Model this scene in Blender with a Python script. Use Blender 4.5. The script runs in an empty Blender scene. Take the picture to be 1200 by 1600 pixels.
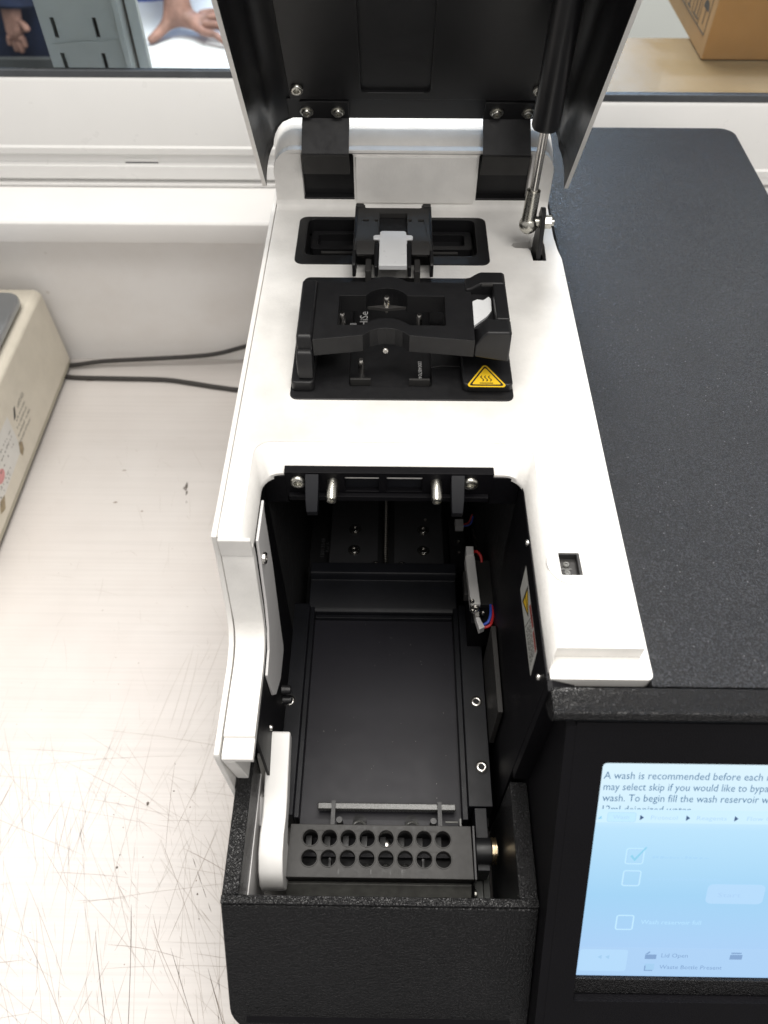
import bpy, bmesh, math, random
from mathutils import Vector, Matrix, Euler
from mathutils.geometry import tessellate_polygon
random.seed(7)
MM = 0.001
sc = bpy.context.scene
COL = sc.collection

# ------------------------------------------------------------------ camera
cam = bpy.data.cameras.new('camera'); camo = bpy.data.objects.new('camera', cam); COL.objects.link(camo)
cam.sensor_fit = 'VERTICAL'; cam.sensor_height = 36.0; cam.lens = 36.0*1202/1600
cam.clip_start = 0.01; cam.clip_end = 50
camo.location = (0, 0, 0.5)
camo.rotation_euler = (math.radians(90-52.332), 0, math.radians(0.757))
cam.dof.use_dof = True; cam.dof.focus_distance = 0.375; cam.dof.aperture_fstop = 11.5   # a phone lens: the far room goes soft
sc.camera = camo

# ------------------------------------------------------------------ world, lamps, exposure
w = bpy.data.worlds.new('World'); sc.world = w; w.use_nodes = True
bg = w.node_tree.nodes['Background']; bg.inputs[0].default_value = (1.0, 0.965, 0.935, 1); bg.inputs[1].default_value = 0.48

def area(name, loc, target, sx, sy, power, col):
    l = bpy.data.lights.new(name, 'AREA'); l.shape = 'RECTANGLE'; l.size = sx; l.size_y = sy
    l.energy = power; l.color = col
    o = bpy.data.objects.new(name, l); COL.objects.link(o); o.location = loc
    o.rotation_euler = (Vector(target)-Vector(loc)).to_track_quat('-Z', 'Y').to_euler()
    return o
area('ceiling_lamp', (-0.2, 0.30, 2.3), (-0.2, 0.30, 0), 1.5, 0.9, 31, (1.0, 0.965, 0.91))
area('ceiling_lamp', (0.55, -0.8, 2.3), (0.1, 0.1, 0.1), 1.2, 0.6, 22, (1.0, 0.97, 0.93))
area('far_room_lamp', (0.5, 3.8, 2.4), (0.1, 0.5, 0.25), 1.3, 1.3, 78, (0.50, 0.70, 1.0))
area('added_far_fill', (0.2, 1.4, 2.5), (0.25, 1.95, 0.0), 0.9, 0.9, 95, (1.0, 0.97, 0.93))  # added unseen light to brighten the next room and the riser cap

vs = sc.view_settings
vs.view_transform = 'Standard'; vs.look = 'None'; vs.exposure = 0.1; vs.gamma = 1.0; vs.use_curve_mapping = False

# ------------------------------------------------------------------ materials
def newmat(name):
    m = bpy.data.materials.new(name); m.use_nodes = True
    nt = m.node_tree; b = nt.nodes['Principled BSDF']
    return m, nt, b
def N(nt, typ, **kw):
    n = nt.nodes.new(typ)
    for k, v in kw.items(): setattr(n, k, v)
    return n
def objcoord(nt): return N(nt, 'ShaderNodeTexCoord').outputs['Object']
def noise(nt, co, scale, detail=3, rough=0.55):
    n = N(nt, 'ShaderNodeTexNoise'); n.inputs['Scale'].default_value = scale
    n.inputs['Detail'].default_value = detail; n.inputs['Roughness'].default_value = rough
    nt.links.new(co, n.inputs['Vector']); return n.outputs['Fac']
def ramp(nt, fac, stops):
    r = N(nt, 'ShaderNodeValToRGB'); e = r.color_ramp.elements
    e[0].position, e[0].color = stops[0][0], (*stops[0][1], 1)
    e[1].position, e[1].color = stops[-1][0], (*stops[-1][1], 1)
    for p, c in stops[1:-1]:
        x = e.new(p); x.color = (*c, 1)
    nt.links.new(fac, r.inputs[0]); return r.outputs[0]
def bump(nt, b, h, dist, strength=1.0):
    n = N(nt, 'ShaderNodeBump'); n.inputs['Distance'].default_value = dist; n.inputs['Strength'].default_value = strength
    nt.links.new(h, n.inputs['Height']); nt.links.new(n.outputs[0], b.inputs['Normal'])
def g(v): return (v, v, v)
def plain(name, col, rough=0.5, metal=0.0, var=0.12, nscale=60, bscale=None, bdist=0.00005, spec=0.5, rvar=0.1):
    """a colour with faint large-scale unevenness, a roughness mottling and fine relief"""
    m, nt, b = newmat(name); co = objcoord(nt)
    f = noise(nt, co, nscale, 4)
    lo = tuple(c*(1-var) for c in col); hi = tuple(min(1, c*(1+var)) for c in col)
    nt.links.new(ramp(nt, f, [(0.3, lo), (0.7, hi)]), b.inputs['Base Color'])
    f2 = noise(nt, co, nscale*5, 3)
    nt.links.new(ramp(nt, f2, [(0.3, g(max(0.02, rough-rvar))), (0.7, g(min(1, rough+rvar)))]), b.inputs['Roughness'])
    b.inputs['Metallic'].default_value = metal; b.inputs['Specular IOR Level'].default_value = spec
    if bscale: bump(nt, b, noise(nt, co, bscale, 3), bdist)
    return m
def pebbled(name, col, cell, dist, rough=0.42, spec=0.5, speck=0.0, contrast=0, grain=None):
    """moulded / powder coated texture: rounded pebbles with fine noise between them"""
    m, nt, b = newmat(name); co = objcoord(nt)
    nz = N(nt, 'ShaderNodeTexNoise'); nz.inputs['Scale'].default_value = 1.0/cell; nz.inputs['Detail'].default_value = 3
    nz.inputs['Roughness'].default_value = 0.62; nt.links.new(co, nz.inputs['Vector'])
    vo = N(nt, 'ShaderNodeTexVoronoi'); vo.inputs['Scale'].default_value = 0.75/cell; vo.feature = 'SMOOTH_F1'
    vo.inputs['Smoothness'].default_value = 0.4; nt.links.new(co, vo.inputs['Vector'])
    mx = N(nt, 'ShaderNodeMath', operation='SUBTRACT'); nt.links.new(nz.outputs['Fac'], mx.inputs[0]); nt.links.new(vo.outputs['Distance'], mx.inputs[1])
    if contrast:   # flat topped pebbles with steep edges
        hh = ramp(nt, nz.outputs['Fac'], [(0.5-contrast, g(0)), (0.5+contrast, g(1))]); bump(nt, b, hh, dist)
    else: bump(nt, b, mx.outputs[0], dist)
    f = noise(nt, co, 25, 4); c = ramp(nt, f, [(0.3, tuple(x*0.85 for x in col)), (0.7, tuple(x*1.15 for x in col))])
    if grain:   # sparkle painted into the colour: paler pebble tops, darker hollows
        gr = ramp(nt, nz.outputs['Fac'], [(0.36, g(grain[0])), (0.50, g((grain[0]+grain[1])*.35)), (0.66, g(grain[1]))])
        gm = N(nt, 'ShaderNodeMix', data_type='RGBA', blend_type='MULTIPLY'); gm.inputs[0].default_value = 1
        nt.links.new(c, gm.inputs['A']); nt.links.new(gr, gm.inputs['B']); c = gm.outputs['Result']
    if speck:   # tiny light dust specks
        v2 = N(nt, 'ShaderNodeTexVoronoi'); v2.inputs['Scale'].default_value = 260; nt.links.new(co, v2.inputs['Vector'])
        rr = ramp(nt, v2.outputs['Distance'], [(0.055, g(speck)), (0.085, g(0))])
        a = N(nt, 'ShaderNodeMix', data_type='RGBA', blend_type='ADD'); a.inputs[0].default_value = 1
        nt.links.new(c, a.inputs['A']); nt.links.new(rr, a.inputs['B']); c = a.outputs['Result']
    nt.links.new(c, b.inputs['Base Color'])
    b.inputs['Roughness'].default_value = rough; b.inputs['Specular IOR Level'].default_value = spec
    return m
def emit(name, col, strength=1.0):
    m, nt, b = newmat(name); b.inputs['Base Color'].default_value = (0.02, 0.02, 0.02, 1)
    b.inputs['Emission Color'].default_value = (*col, 1); b.inputs['Emission Strength'].default_value = strength
    b.inputs['Roughness'].default_value = 0.25
    return m

M = {}
M['white'] = pebbled('white textured paint', (0.80, 0.785, 0.755), 0.0011, 0.00006, 0.5, 0.35)
M['white_smooth'] = plain('white smooth plastic', (0.78, 0.77, 0.75), 0.38, var=0.02, bscale=900, bdist=0.00002)
M['white_sheet'] = plain('white painted sheet metal', (0.70, 0.69, 0.685), 0.45, var=0.03)
M['white_tab'] = plain('milky plastic', (0.72, 0.73, 0.74), 0.35, var=0.03)
M['grey_sheet'] = plain('pale grey sheet metal', (0.36, 0.35, 0.33), 0.5, var=0.08)
M['black_tex'] = pebbled('black wrinkle paint', (0.0045, 0.0045, 0.005), 0.00078, 0.00026, 0.20, 0.36, 0.0, 0.10, (0.3, 3.0))
M['black_top'] = pebbled('black fine textured paint', (0.0095, 0.010, 0.0115), 0.00064, 0.00019, 0.25, 0.36, 0.10, 0.12, (0.25, 3.3))
M['black_bezel'] = pebbled('black bezel paint', (0.0035, 0.0033, 0.0045), 0.00045, 0.00006, 0.5, 0.16, 0.0)
M['black_plastic'] = plain('black moulded plastic', (0.0095, 0.0095, 0.0105), 0.42, var=0.15, bscale=2500, bdist=0.00002, spec=0.4, rvar=0.04)
M['black_liner'] = plain('black lid liner', (0.008, 0.008, 0.009), 0.36, var=0.1, spec=0.4, rvar=0.03)
M['black_anod'] = plain('black anodised aluminium', (0.0075, 0.008, 0.0105), 0.46, var=0.2, bscale=3000, bdist=0.00002, spec=0.28, rvar=0.03)
M['black_floor'] = plain('dark tray floor', (0.0135, 0.0130, 0.0175), 0.5, var=0.07, nscale=25, bscale=2500, bdist=0.00003, spec=0.3, rvar=0.025)
M['stage_grey'] = plain('dark grey stage plate', (0.05, 0.05, 0.053), 0.45, var=0.1, rvar=0.03)
M['worn_grey'] = plain('worn grey plastic', (0.13, 0.13, 0.12), 0.4, var=0.25, nscale=200, bscale=1500, bdist=0.00003)
M['black_dull'] = plain('dull black', (0.008, 0.008, 0.009), 0.7, var=0.2)
M['grey_black'] = plain('worn charcoal plastic', (0.036, 0.035, 0.034), 0.5, var=0.12, nscale=90, bscale=1500, bdist=0.00003, spec=0.25, rvar=0.04)
M['grey_strap'] = plain('dark brushed steel', (0.07, 0.07, 0.072), 0.42, metal=0.3, var=0.15)
M['steel'] = plain('stainless steel', (0.62, 0.60, 0.57), 0.24, metal=1.0, var=0.04, nscale=300, rvar=0.03)
M['zinc'] = plain('zinc plated steel', (0.56, 0.55, 0.50), 0.28, metal=1.0, var=0.04, nscale=300, rvar=0.03)
M['brass'] = plain('brass washer', (0.62, 0.50, 0.33), 0.3, metal=1.0, var=0.08)
M['acrylic'] = plain('smoked bar', (0.055, 0.055, 0.052), 0.25, var=0.2, nscale=200)
M['bracket_grey'] = plain('greenish grey bracket', (0.085, 0.09, 0.085), 0.5, var=0.1)
M['yellow'] = plain('warning yellow', (0.80, 0.52, 0.02), 0.4, var=0.03)
M['ink'] = plain('black ink', (0.012, 0.012, 0.012), 0.5, var=0.05)
M['ink_grey'] = plain('grey ink', (0.10, 0.09, 0.08), 0.6, var=0.2)
M['ink_pink'] = plain('pink ink', (0.62, 0.28, 0.28), 0.6, var=0.1)
M['ink_white'] = plain('white print', (0.55, 0.55, 0.55), 0.5, var=0.05)
M['ink_dim'] = plain('dim grey print', (0.10, 0.10, 0.105), 0.5, var=0.05)
M['red'] = plain('red print', (0.30, 0.035, 0.025), 0.5, var=0.1)
M['wire_red'] = plain('red wire', (0.65, 0.03, 0.03), 0.35, var=0.03)
M['wire_blue'] = plain('blue wire', (0.05, 0.12, 0.62), 0.35, var=0.03)
M['wire_black'] = plain('black wire', (0.03, 0.03, 0.03), 0.35, var=0.03)
M['paper'] = plain('paper label', (0.66, 0.65, 0.62), 0.55, var=0.05)
M['label_white'] = plain('label film', (0.50, 0.50, 0.47), 0.4, var=0.04)
M['cable'] = plain('black cable sheath', (0.03, 0.027, 0.025), 0.45, var=0.15)
M['beige'] = plain('beige moulded plastic', (0.66, 0.615, 0.52), 0.45, var=0.04, bscale=1200, bdist=0.00003)
M['beige_dark'] = plain('beige plastic lower edge', (0.45, 0.42, 0.33), 0.5, var=0.05)
M['pan'] = plain('brushed steel pan', (0.42, 0.44, 0.46), 0.32, metal=0.9, var=0.04, nscale=40, rvar=0.02)
M['glue'] = plain('old glue', (0.30, 0.24, 0.15), 0.6, var=0.3, nscale=400)
M['cardboard'] = plain('cardboard', (0.58, 0.30, 0.105), 0.8, var=0.06, nscale=30, bscale=800, bdist=0.0001)
M['cardboard_side'] = plain('cardboard side', (0.55, 0.345, 0.17), 0.8, var=0.06, nscale=30)
M['table_beige'] = plain('beige worktop', (0.235, 0.165, 0.088), 0.4, var=0.12, nscale=6)
M['table_white'] = plain('white worktop', (0.74, 0.77, 0.80), 0.45, var=0.03, nscale=10)
M['room_wall'] = plain('cream wall paint', (0.78, 0.76, 0.72), 0.8, var=0.02, nscale=5)
M['shelf_metal'] = plain('pale grey shelving', (0.56, 0.58, 0.57), 0.45, var=0.08, nscale=20)
M['shelf_dark'] = plain('brown grey post', (0.12, 0.095, 0.075), 0.5, var=0.1)
M['cabinet'] = plain('dark cabinet', (0.06, 0.065, 0.068), 0.5, var=0.3, nscale=14)
M['skin'] = plain('skin', (0.30, 0.165, 0.13), 0.62, var=0.35, nscale=45, bscale=260, bdist=0.0012)
M['navy'] = plain('navy cloth', (0.012, 0.022, 0.06), 0.85, var=0.3, nscale=40)
M['blue_cloth'] = plain('blue cloth', (0.05, 0.10, 0.36), 0.85, var=0.25, nscale=40)
M['gasket'] = plain('grey black gasket', (0.062, 0.067, 0.074), 0.45, var=0.15)
M['pvc'] = plain('white window profile', (0.73, 0.725, 0.71), 0.36, var=0.02, nscale=12)
M['sill'] = plain('white sill', (0.80, 0.79, 0.775), 0.5, var=0.02, nscale=15, bscale=700, bdist=0.00003)

def bench_mat():
    m, nt, b = newmat('worn white laminate'); co = objcoord(nt)
    f = noise(nt, co, 6, 5, 0.6)
    c = ramp(nt, f, [(0.25, (0.47, 0.435, 0.41)), (0.5, (0.52, 0.49, 0.467)), (0.75, (0.555, 0.53, 0.51))])
    # faint dirty wood grain lines running along x
    mp = N(nt, 'ShaderNodeMapping'); mp.inputs['Scale'].default_value = (3, 420, 1); nt.links.new(co, mp.inputs[0])
    f2 = noise(nt, mp.outputs[0], 1.0, 4, 0.7)
    c2 = ramp(nt, f2, [(0.36, g(0.90)), (0.55, g(1.0))])
    mx = N(nt, 'ShaderNodeMix', data_type='RGBA', blend_type='MULTIPLY'); mx.inputs[0].default_value = 0.55
    nt.links.new(c, mx.inputs['A']); nt.links.new(c2, mx.inputs['B'])
    # smudges
    f3 = noise(nt, co, 38, 6, 0.75)
    c3 = ramp(nt, f3, [(0.66, g(1.0)), (0.80, (0.80, 0.76, 0.72))])
    m2 = N(nt, 'ShaderNodeMix', data_type='RGBA', blend_type='MULTIPLY'); m2.inputs[0].default_value = 0.6
    nt.links.new(mx.outputs['Result'], m2.inputs['A']); nt.links.new(c3, m2.inputs['B'])
    nt.links.new(m2.outputs['Result'], b.inputs['Base Color'])
    r = ramp(nt, noise(nt, co, 20, 5), [(0.3, g(0.48)), (0.7, g(0.66))]); nt.links.new(r, b.inputs['Roughness'])
    b.inputs['Specular IOR Level'].default_value = 0.22
    bump(nt, b, f2, 0.00005, 0.6)
    return m
M['bench'] = bench_mat()
def wall_mat():
    m, nt, b = newmat('white tile board'); co = objcoord(nt)
    c = ramp(nt, noise(nt, co, 9, 6, 0.65), [(0.25, (0.76, 0.73, 0.70)), (0.55, (0.83, 0.815, 0.80)), (0.8, (0.85, 0.84, 0.83))])
    v = N(nt, 'ShaderNodeTexVoronoi'); v.inputs['Scale'].default_value = 22; nt.links.new(co, v.inputs['Vector'])
    s = ramp(nt, v.outputs['Distance'], [(0.02, (0.62, 0.58, 0.53)), (0.05, g(1.0))])
    mx = N(nt, 'ShaderNodeMix', data_type='RGBA', blend_type='MULTIPLY'); mx.inputs[0].default_value = 0.5
    nt.links.new(c, mx.inputs['A']); nt.links.new(s, mx.inputs['B']); nt.links.new(mx.outputs['Result'], b.inputs['Base Color'])
    b.inputs['Roughness'].default_value = 0.55; bump(nt, b, noise(nt, co, 300, 4), 0.0001)
    return m
M['wall'] = wall_mat()
def scratch_mat(name, col):
    m, nt, b = newmat(name); b.inputs['Base Color'].default_value = (*col, 1); b.inputs['Roughness'].default_value = 0.8
    return m
M['scr1'] = scratch_mat('dark scratch', (0.10, 0.083, 0.07)); M['scr2'] = scratch_mat('brown scratch', (0.25, 0.21, 0.18)); M['scr3'] = scratch_mat('faint scratch', (0.40, 0.365, 0.335))
def glass_mat():
    m = bpy.data.materials.new('window glass'); m.use_nodes = True; nt = m.node_tree; nt.nodes.clear()
    out = N(nt, 'ShaderNodeOutputMaterial'); t = N(nt, 'ShaderNodeBsdfTransparent'); t.inputs[0].default_value = (0.90, 0.93, 0.93, 1)
    gl = N(nt, 'ShaderNodeBsdfGlossy'); gl.inputs['Roughness'].default_value = 0.03
    f = N(nt, 'ShaderNodeFresnel'); f.inputs[0].default_value = 1.45
    mx = N(nt, 'ShaderNodeMixShader'); nt.links.new(f.outputs[0], mx.inputs[0]); nt.links.new(t.outputs[0], mx.inputs[1]); nt.links.new(gl.outputs[0], mx.inputs[2])
    nt.links.new(mx.outputs[0], out.inputs[0]); return m
M['glass'] = glass_mat()
def screen_mat():
    """the lit display: its picture fades from pale at the text field to mid blue below"""
    m, nt, b = newmat('lit display'); co = objcoord(nt)
    s = N(nt, 'ShaderNodeSeparateXYZ'); nt.links.new(co, s.inputs[0])
    mr = N(nt, 'ShaderNodeMapRange'); mr.inputs[1].default_value = -0.1088; mr.inputs[2].default_value = 0.0
    nt.links.new(s.outputs['Y'], mr.inputs[0])
    c = ramp(nt, mr.outputs[0], [(0.0, (0.32, 0.51, 0.79)), (0.13, (0.37, 0.58, 0.85)), (0.40, (0.33, 0.60, 0.84)), (0.70, (0.45, 0.71, 0.90)), (0.78, (0.60, 0.80, 0.92)), (0.97, (0.66, 0.83, 0.93)), (1.0, (0.74, 0.86, 0.86))])
    nt.links.new(c, b.inputs['Emission Color']); b.inputs['Emission Strength'].default_value = 1.0
    b.inputs['Base Color'].default_value = (0.01, 0.01, 0.012, 1); b.inputs['Roughness'].default_value = 0.3
    return m
M['screen'] = screen_mat()
M['ui_text'] = emit('display text', (0.055, 0.16, 0.30)); M['ui_dark'] = emit('display dark blue', (0.02, 0.07, 0.18))
M['ui_faint'] = emit('display faint text', (0.33, 0.56, 0.80)); M['ui_pale'] = emit('display pale outline', (0.49, 0.76, 0.94))
M['ui_band'] = emit('display pale band', (0.56, 0.79, 0.95)); M['ui_tick'] = emit('display tick', (0.24, 0.58, 0.78)); M['ui_mid'] = emit('display grey text', (0.19, 0.33, 0.56))
M['ui_button'] = emit('display button', (0.41, 0.64, 0.88)); M['ui_tabline'] = emit('display tab outline', (0.42, 0.66, 0.88)); M['ui_fnt2'] = emit('display faint menu text', (0.42, 0.64, 0.85)); M['ui_ghost'] = emit('display ghost text', (0.36, 0.62, 0.86)); M['ui_ghost2'] = emit('display ghost text pale', (0.43, 0.71, 0.93)); M['ui_foot'] = emit('display footer band', (0.37, 0.58, 0.84))

# ------------------------------------------------------------------ mesh building (all numbers in millimetres)
class MB:
    def __init__(s): s.v = []; s.f = []; s.tess = False
    def add(s, vs, fs):
        o = len(s.v); s.v += [tuple(p) for p in vs]; s.f += [tuple(i+o for i in f) for f in fs]; return s
    def box(s, x0, x1, y0, y1, z0, z1):
        return s.add([(x0,y0,z0),(x1,y0,z0),(x1,y1,z0),(x0,y1,z0),(x0,y0,z1),(x1,y0,z1),(x1,y1,z1),(x0,y1,z1)],
                     [(0,3,2,1),(4,5,6,7),(0,1,5,4),(1,2,6,5),(2,3,7,6),(3,0,4,7)])
    def prism(s, poly, axis, a0, a1, holes=()):
        def mp(p, a):
            return {'x': (a, p[0], p[1]), 'y': (p[0], a, p[1]), 'z': (p[0], p[1], a)}[axis]
        return s.prism_map(poly, mp, a0, a1, holes)
    def prism_map(s, poly, mp, a0, a1, holes=()):
        loops = [list(poly)]+[list(h) for h in holes]
        flat = [p for l in loops for p in l]; n = len(flat)
        if holes:
            s.tess = True
            tris = tessellate_polygon([[Vector((p[0], p[1], 0)) for p in l] for l in loops])
        else: tris = [tuple(range(n))]
        vs = [mp(p, a0) for p in flat]+[mp(p, a1) for p in flat]
        fs = [tuple(t) for t in tris]+[tuple(i+n for i in t) for t in tris]
        k = 0
        for l in loops:
            m = len(l)
            for i in range(m):
                a, b = k+i, k+(i+1) % m; fs.append((a, b, b+n, a+n))
            k += m
        return s.add(vs, fs)
    def loft(s, loops, closed=True, cap=True):
        n = len(loops[0]); vs = [p for l in loops for p in l]; fs = []
        for j in range(len(loops)-1):
            for i in range(n if closed else n-1):
                a, b = j*n+i, j*n+(i+1) % n; fs.append((a, b, b+n, a+n))
        if cap and closed:
            fs.append(tuple(range(n))); fs.append(tuple(range((len(loops)-1)*n, len(loops)*n)))
        return s.add(vs, fs)
    def cyl(s, p0, p1, r0, r1=None, seg=20, cap=True):
        r1 = r0 if r1 is None else r1
        p0, p1 = Vector(p0), Vector(p1); d = (p1-p0).normalized()
        u = d.orthogonal().normalized(); v = d.cross(u)
        L = [[p+(u*math.cos(t)+v*math.sin(t))*r for t in [2*math.pi*i/seg for i in range(seg)]] for p, r in ((p0, r0), (p1, r1))]
        return s.loft(L, True, cap)
    def lathe(s, p, d, prof, seg=20, cap=True):
        p = Vector(p); d = Vector(d).normalized(); u = d.orthogonal().normalized(); v = d.cross(u)
        L = [[p+d*h+(u*math.cos(t)+v*math.sin(t))*r for t in [2*math.pi*i/seg for i in range(seg)]] for r, h in prof]
        return s.loft(L, True, cap)
    def tube(s, path, r, seg=10):
        P = [Vector(p) for p in path]; L = []; u = None
        for i, p in enumerate(P):
            d = (P[min(i+1, len(P)-1)]-P[max(i-1, 0)]).normalized()
            if u is None: u = d.orthogonal().normalized()
            u = (u-d*u.dot(d)).normalized(); v = d.cross(u)
            L.append([p+(u*math.cos(t)+v*math.sin(t))*r for t in [2*math.pi*k/seg for k in range(seg)]])
        return s.loft(L)
    def build(s, name, mat, parent=None, bevel=0.0, seg=2, smooth=35, org=None, recalc=True):
        org = Vector(org if org is not None else (ORG.get(parent.name, (0, 0, 0)) if parent else (0, 0, 0)))
        me = bpy.data.meshes.new(name)
        me.from_pydata([((x-org.x)*MM, (y-org.y)*MM, (z-org.z)*MM) for x, y, z in s.v], [], s.f)
        bm = bmesh.new(); bm.from_mesh(me)
        bmesh.ops.remove_doubles(bm, verts=bm.verts, dist=1e-7)
        if recalc: bmesh.ops.recalc_face_normals(bm, faces=bm.faces)
        bm.to_mesh(me); bm.free()
        me.materials.append(M[mat] if isinstance(mat, str) else mat)
        if not (s.tess and bevel):
            me.shade_smooth(); me.set_sharp_from_angle(angle=math.radians(smooth))
        o = bpy.data.objects.new(name, me); COL.objects.link(o)
        if parent: o.parent = parent; ORG[o.name] = tuple(org)
        else: o.location = org*MM
        if bevel:
            b = o.modifiers.new('edge', 'BEVEL'); b.width = bevel*MM; b.segments = seg; b.limit_method = 'ANGLE'
            b.angle_limit = math.radians(38); b.harden_normals = not s.tess
        return o
ORG = {}
def thing(name, label, cat, loc, group=None):
    o = bpy.data.objects.new(name, None); COL.objects.link(o); o.location = Vector(loc)*MM; o.empty_display_size = 0.02
    o['label'] = label; o['category'] = cat
    if group: o['group'] = group
    ORG[o.name] = tuple(loc); return o
def tag(o, label, cat, group=None):
    o['label'] = label; o['category'] = cat
    if group: o['group'] = group
    return o
def structure(o): o['kind'] = 'structure'; return o
def lab(o, text): o['label'] = text; return o
def copy_at(o, loc, parent, rot=None):
    c = o.copy(); COL.objects.link(c); c.parent = parent
    org = Vector(ORG.get(parent.name, (0, 0, 0))) if parent else Vector((0, 0, 0))
    c.location = (Vector(loc)-org)*MM
    if rot is not None: c.rotation_euler = rot
    if parent: ORG[c.name] = tuple(org)
    return c
def arc(cx, cy, r, a0, a1, n=6):
    return [(cx+r*math.cos(math.radians(a0+(a1-a0)*i/n)), cy+r*math.sin(math.radians(a0+(a1-a0)*i/n))) for i in range(n+1)]
def rrect(x0, x1, y0, y1, r, n=5):
    rs = r if isinstance(r, (tuple, list)) else (r,)*4     # bl, br, tr, tl
    return (arc(x0+rs[0], y0+rs[0], rs[0], 180, 270, n)+arc(x1-rs[1], y0+rs[1], rs[1], 270, 360, n)
            + arc(x1-rs[2], y1-rs[2], rs[2], 0, 90, n)+arc(x0+rs[3], y1-rs[3], rs[3], 90, 180, n))
def sdir(z):  # orthonormal frame: columns right, up, normal
    pass
def text(s, name, mat, parent, origin, right, up, width=None, height=4.0, extrude=0.02, bold=False, align='L'):
    """letters as a thin mesh; origin = lower left of the line (mm), right/up directions of the writing"""
    cu = bpy.data.curves.new(name, 'FONT'); cu.body = s; cu.size = 1.0; cu.extrude = 0.0
    cu.resolution_u = 2
    to = bpy.data.objects.new(name, cu); COL.objects.link(to)
    dg = bpy.context.evaluated_depsgraph_get(); me = bpy.data.meshes.new_from_object(to.evaluated_get(dg))
    bpy.data.objects.remove(to); bpy.data.curves.remove(cu)
    xs = [v.co.x for v in me.vertices]; 
    if not xs: return None
    x0, x1 = min(xs), max(xs); ky = height/0.70; kx = (width/(x1-x0)) if width else ky
    R = Vector(right).normalized(); U = Vector(up).normalized(); O = Vector(origin)
    org = Vector(ORG.get(parent.name, (0, 0, 0))) if parent else Vector((0, 0, 0))
    for v in me.vertices:
        p = O+R*((v.co.x-x0)*kx)+U*(v.co.y*ky); v.co = (p-org)*MM
    me.materials.clear(); me.materials.append(M[mat])
    me.name = name; o = bpy.data.objects.new(name, me); COL.objects.link(o); o.parent = parent; ORG[o.name] = tuple(org)
    return o

# ================================================================== SETTING
# bench
bench = structure(MB().box(-900, 900, 8, 571, -40, 0).build('bench_top', 'bench', bevel=1.0))
M['floor'] = plain('dark vinyl floor', (0.10, 0.10, 0.105), 0.5, var=0.15, nscale=8)
structure(MB().box(-3200, 3200, -3000, 4600, -860, -850).build('floor', 'floor'))
# scratches and marks worn into the laminate
def ribbon(mb, pts, wd, z=0.12):
    n = len(pts); L = []
    for i, p in enumerate(pts):
        a = Vector(pts[max(i-1, 0)]); b = Vector(pts[min(i+1, n-1)]); d = (b-a).normalized(); q = Vector((-d.y, d.x))
        k = wd*(0.25 if i in (0, n-1) else random.uniform(0.55, 1.0))/2
        L.append(((p[0]+q.x*k, p[1]+q.y*k, z), (p[0]-q.x*k, p[1]-q.y*k, z)))
    vs = [c for l in L for c in l]; mb.add(vs, [(2*i, 2*i+1, 2*i+3, 2*i+2) for i in range(n-1)])
def scratch(mb, x, y, ang, ln, wd, z):
    d = Vector((math.cos(ang), math.sin(ang))); q = Vector((-d.y, d.x)); bend = random.gauss(0, 0.012)*ln; n = max(3, int(ln/9))
    if random.random() < 0.75:
        ribbon(mb, [(x+d.x*ln*t+q.x*(bend*4*t*(1-t)+random.uniform(-.12, .12)), y+d.y*ln*t+q.y*(bend*4*t*(1-t)+random.uniform(-.12, .12))) for t in [i/n for i in range(n+1)]], wd, z)
    else:  # broken scratch
        t = 0.0
        while t < 1:
            e = min(1, t+random.uniform(0.08, 0.3)); ribbon(mb, [(x+d.x*ln*u+q.x*bend*4*u*(1-u), y+d.y*ln*u+q.y*bend*4*u*(1-u)) for u in (t, (t+e)/2, e)], wd, z); t = e+random.uniform(0.02, 0.12)
dark, brown, faint = MB(), MB(), MB()
def rnd_ang():
    r = random.random()
    if r < 0.55: return math.radians(random.gauss(-72, 12))
    if r < 0.75: return math.radians(random.gauss(75, 10))
    if r < 0.9: return math.radians(random.gauss(-35, 12))
    return math.radians(random.gauss(0, 8))
for i in range(260):
    yy = 200-abs(random.gauss(0, 110)); scratch(faint, random.uniform(-290, -70), yy, rnd_ang(), random.uniform(15, 110), random.uniform(.22, .45), .10)
for i in range(70):
    yy = 135-abs(random.gauss(0, 75)); scratch(brown, random.uniform(-270, -75), yy, rnd_ang(), random.uniform(12, 70), random.uniform(.18, .36), .13)
for i in range(90): scratch(faint, random.uniform(-300, -70), random.uniform(120, 480), rnd_ang(), random.uniform(4, 30), random.uniform(.2, .4), .10)
for (x, y, a, l, wd) in [(-150, 92, -80, 92, .42), (-168, 78, -68, 95, .5), (-147, 12, -74, 40, .45), (-118, 118, -62, 34, .5), (-100, 60, -66, 70, .4), (-88, 110, -85, 60, .35), (-185, 12, -85, 30, .35), (-96, 6, -52, 30, .45), (-108, 30, -38, 14, .5), (-75, 20, -70, 36, .4), (-123, 70, -62, 86, .3)]:
    scratch(dark, x, y, math.radians(a), l, wd, .16)
def blot(mb, x, y, rx, ry, z=.16, n=11):
    mb.add([(x+rx*random.uniform(.6, 1.1)*math.cos(2*math.pi*i/n), y+ry*random.uniform(.6, 1.1)*math.sin(2*math.pi*i/n), z) for i in range(n)], [tuple(range(n))])
for (x, y, rx, ry) in [(-172, 411, 1.2, 5.0), (-170.5, 404, .9, 3.0), (-173.5, 409, .6, 2.2), (-169, 394, .5, 1.2), (-110, 29, 1.0, 1.1), (-74, 60, .9, 1.0), (-163, 112, .8, .9), (-152, 150, 1.0, 1.5), (-112, 98, .7, .6), (-137, 158, .9, .4)]: blot(dark, x, y, rx, ry)
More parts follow.
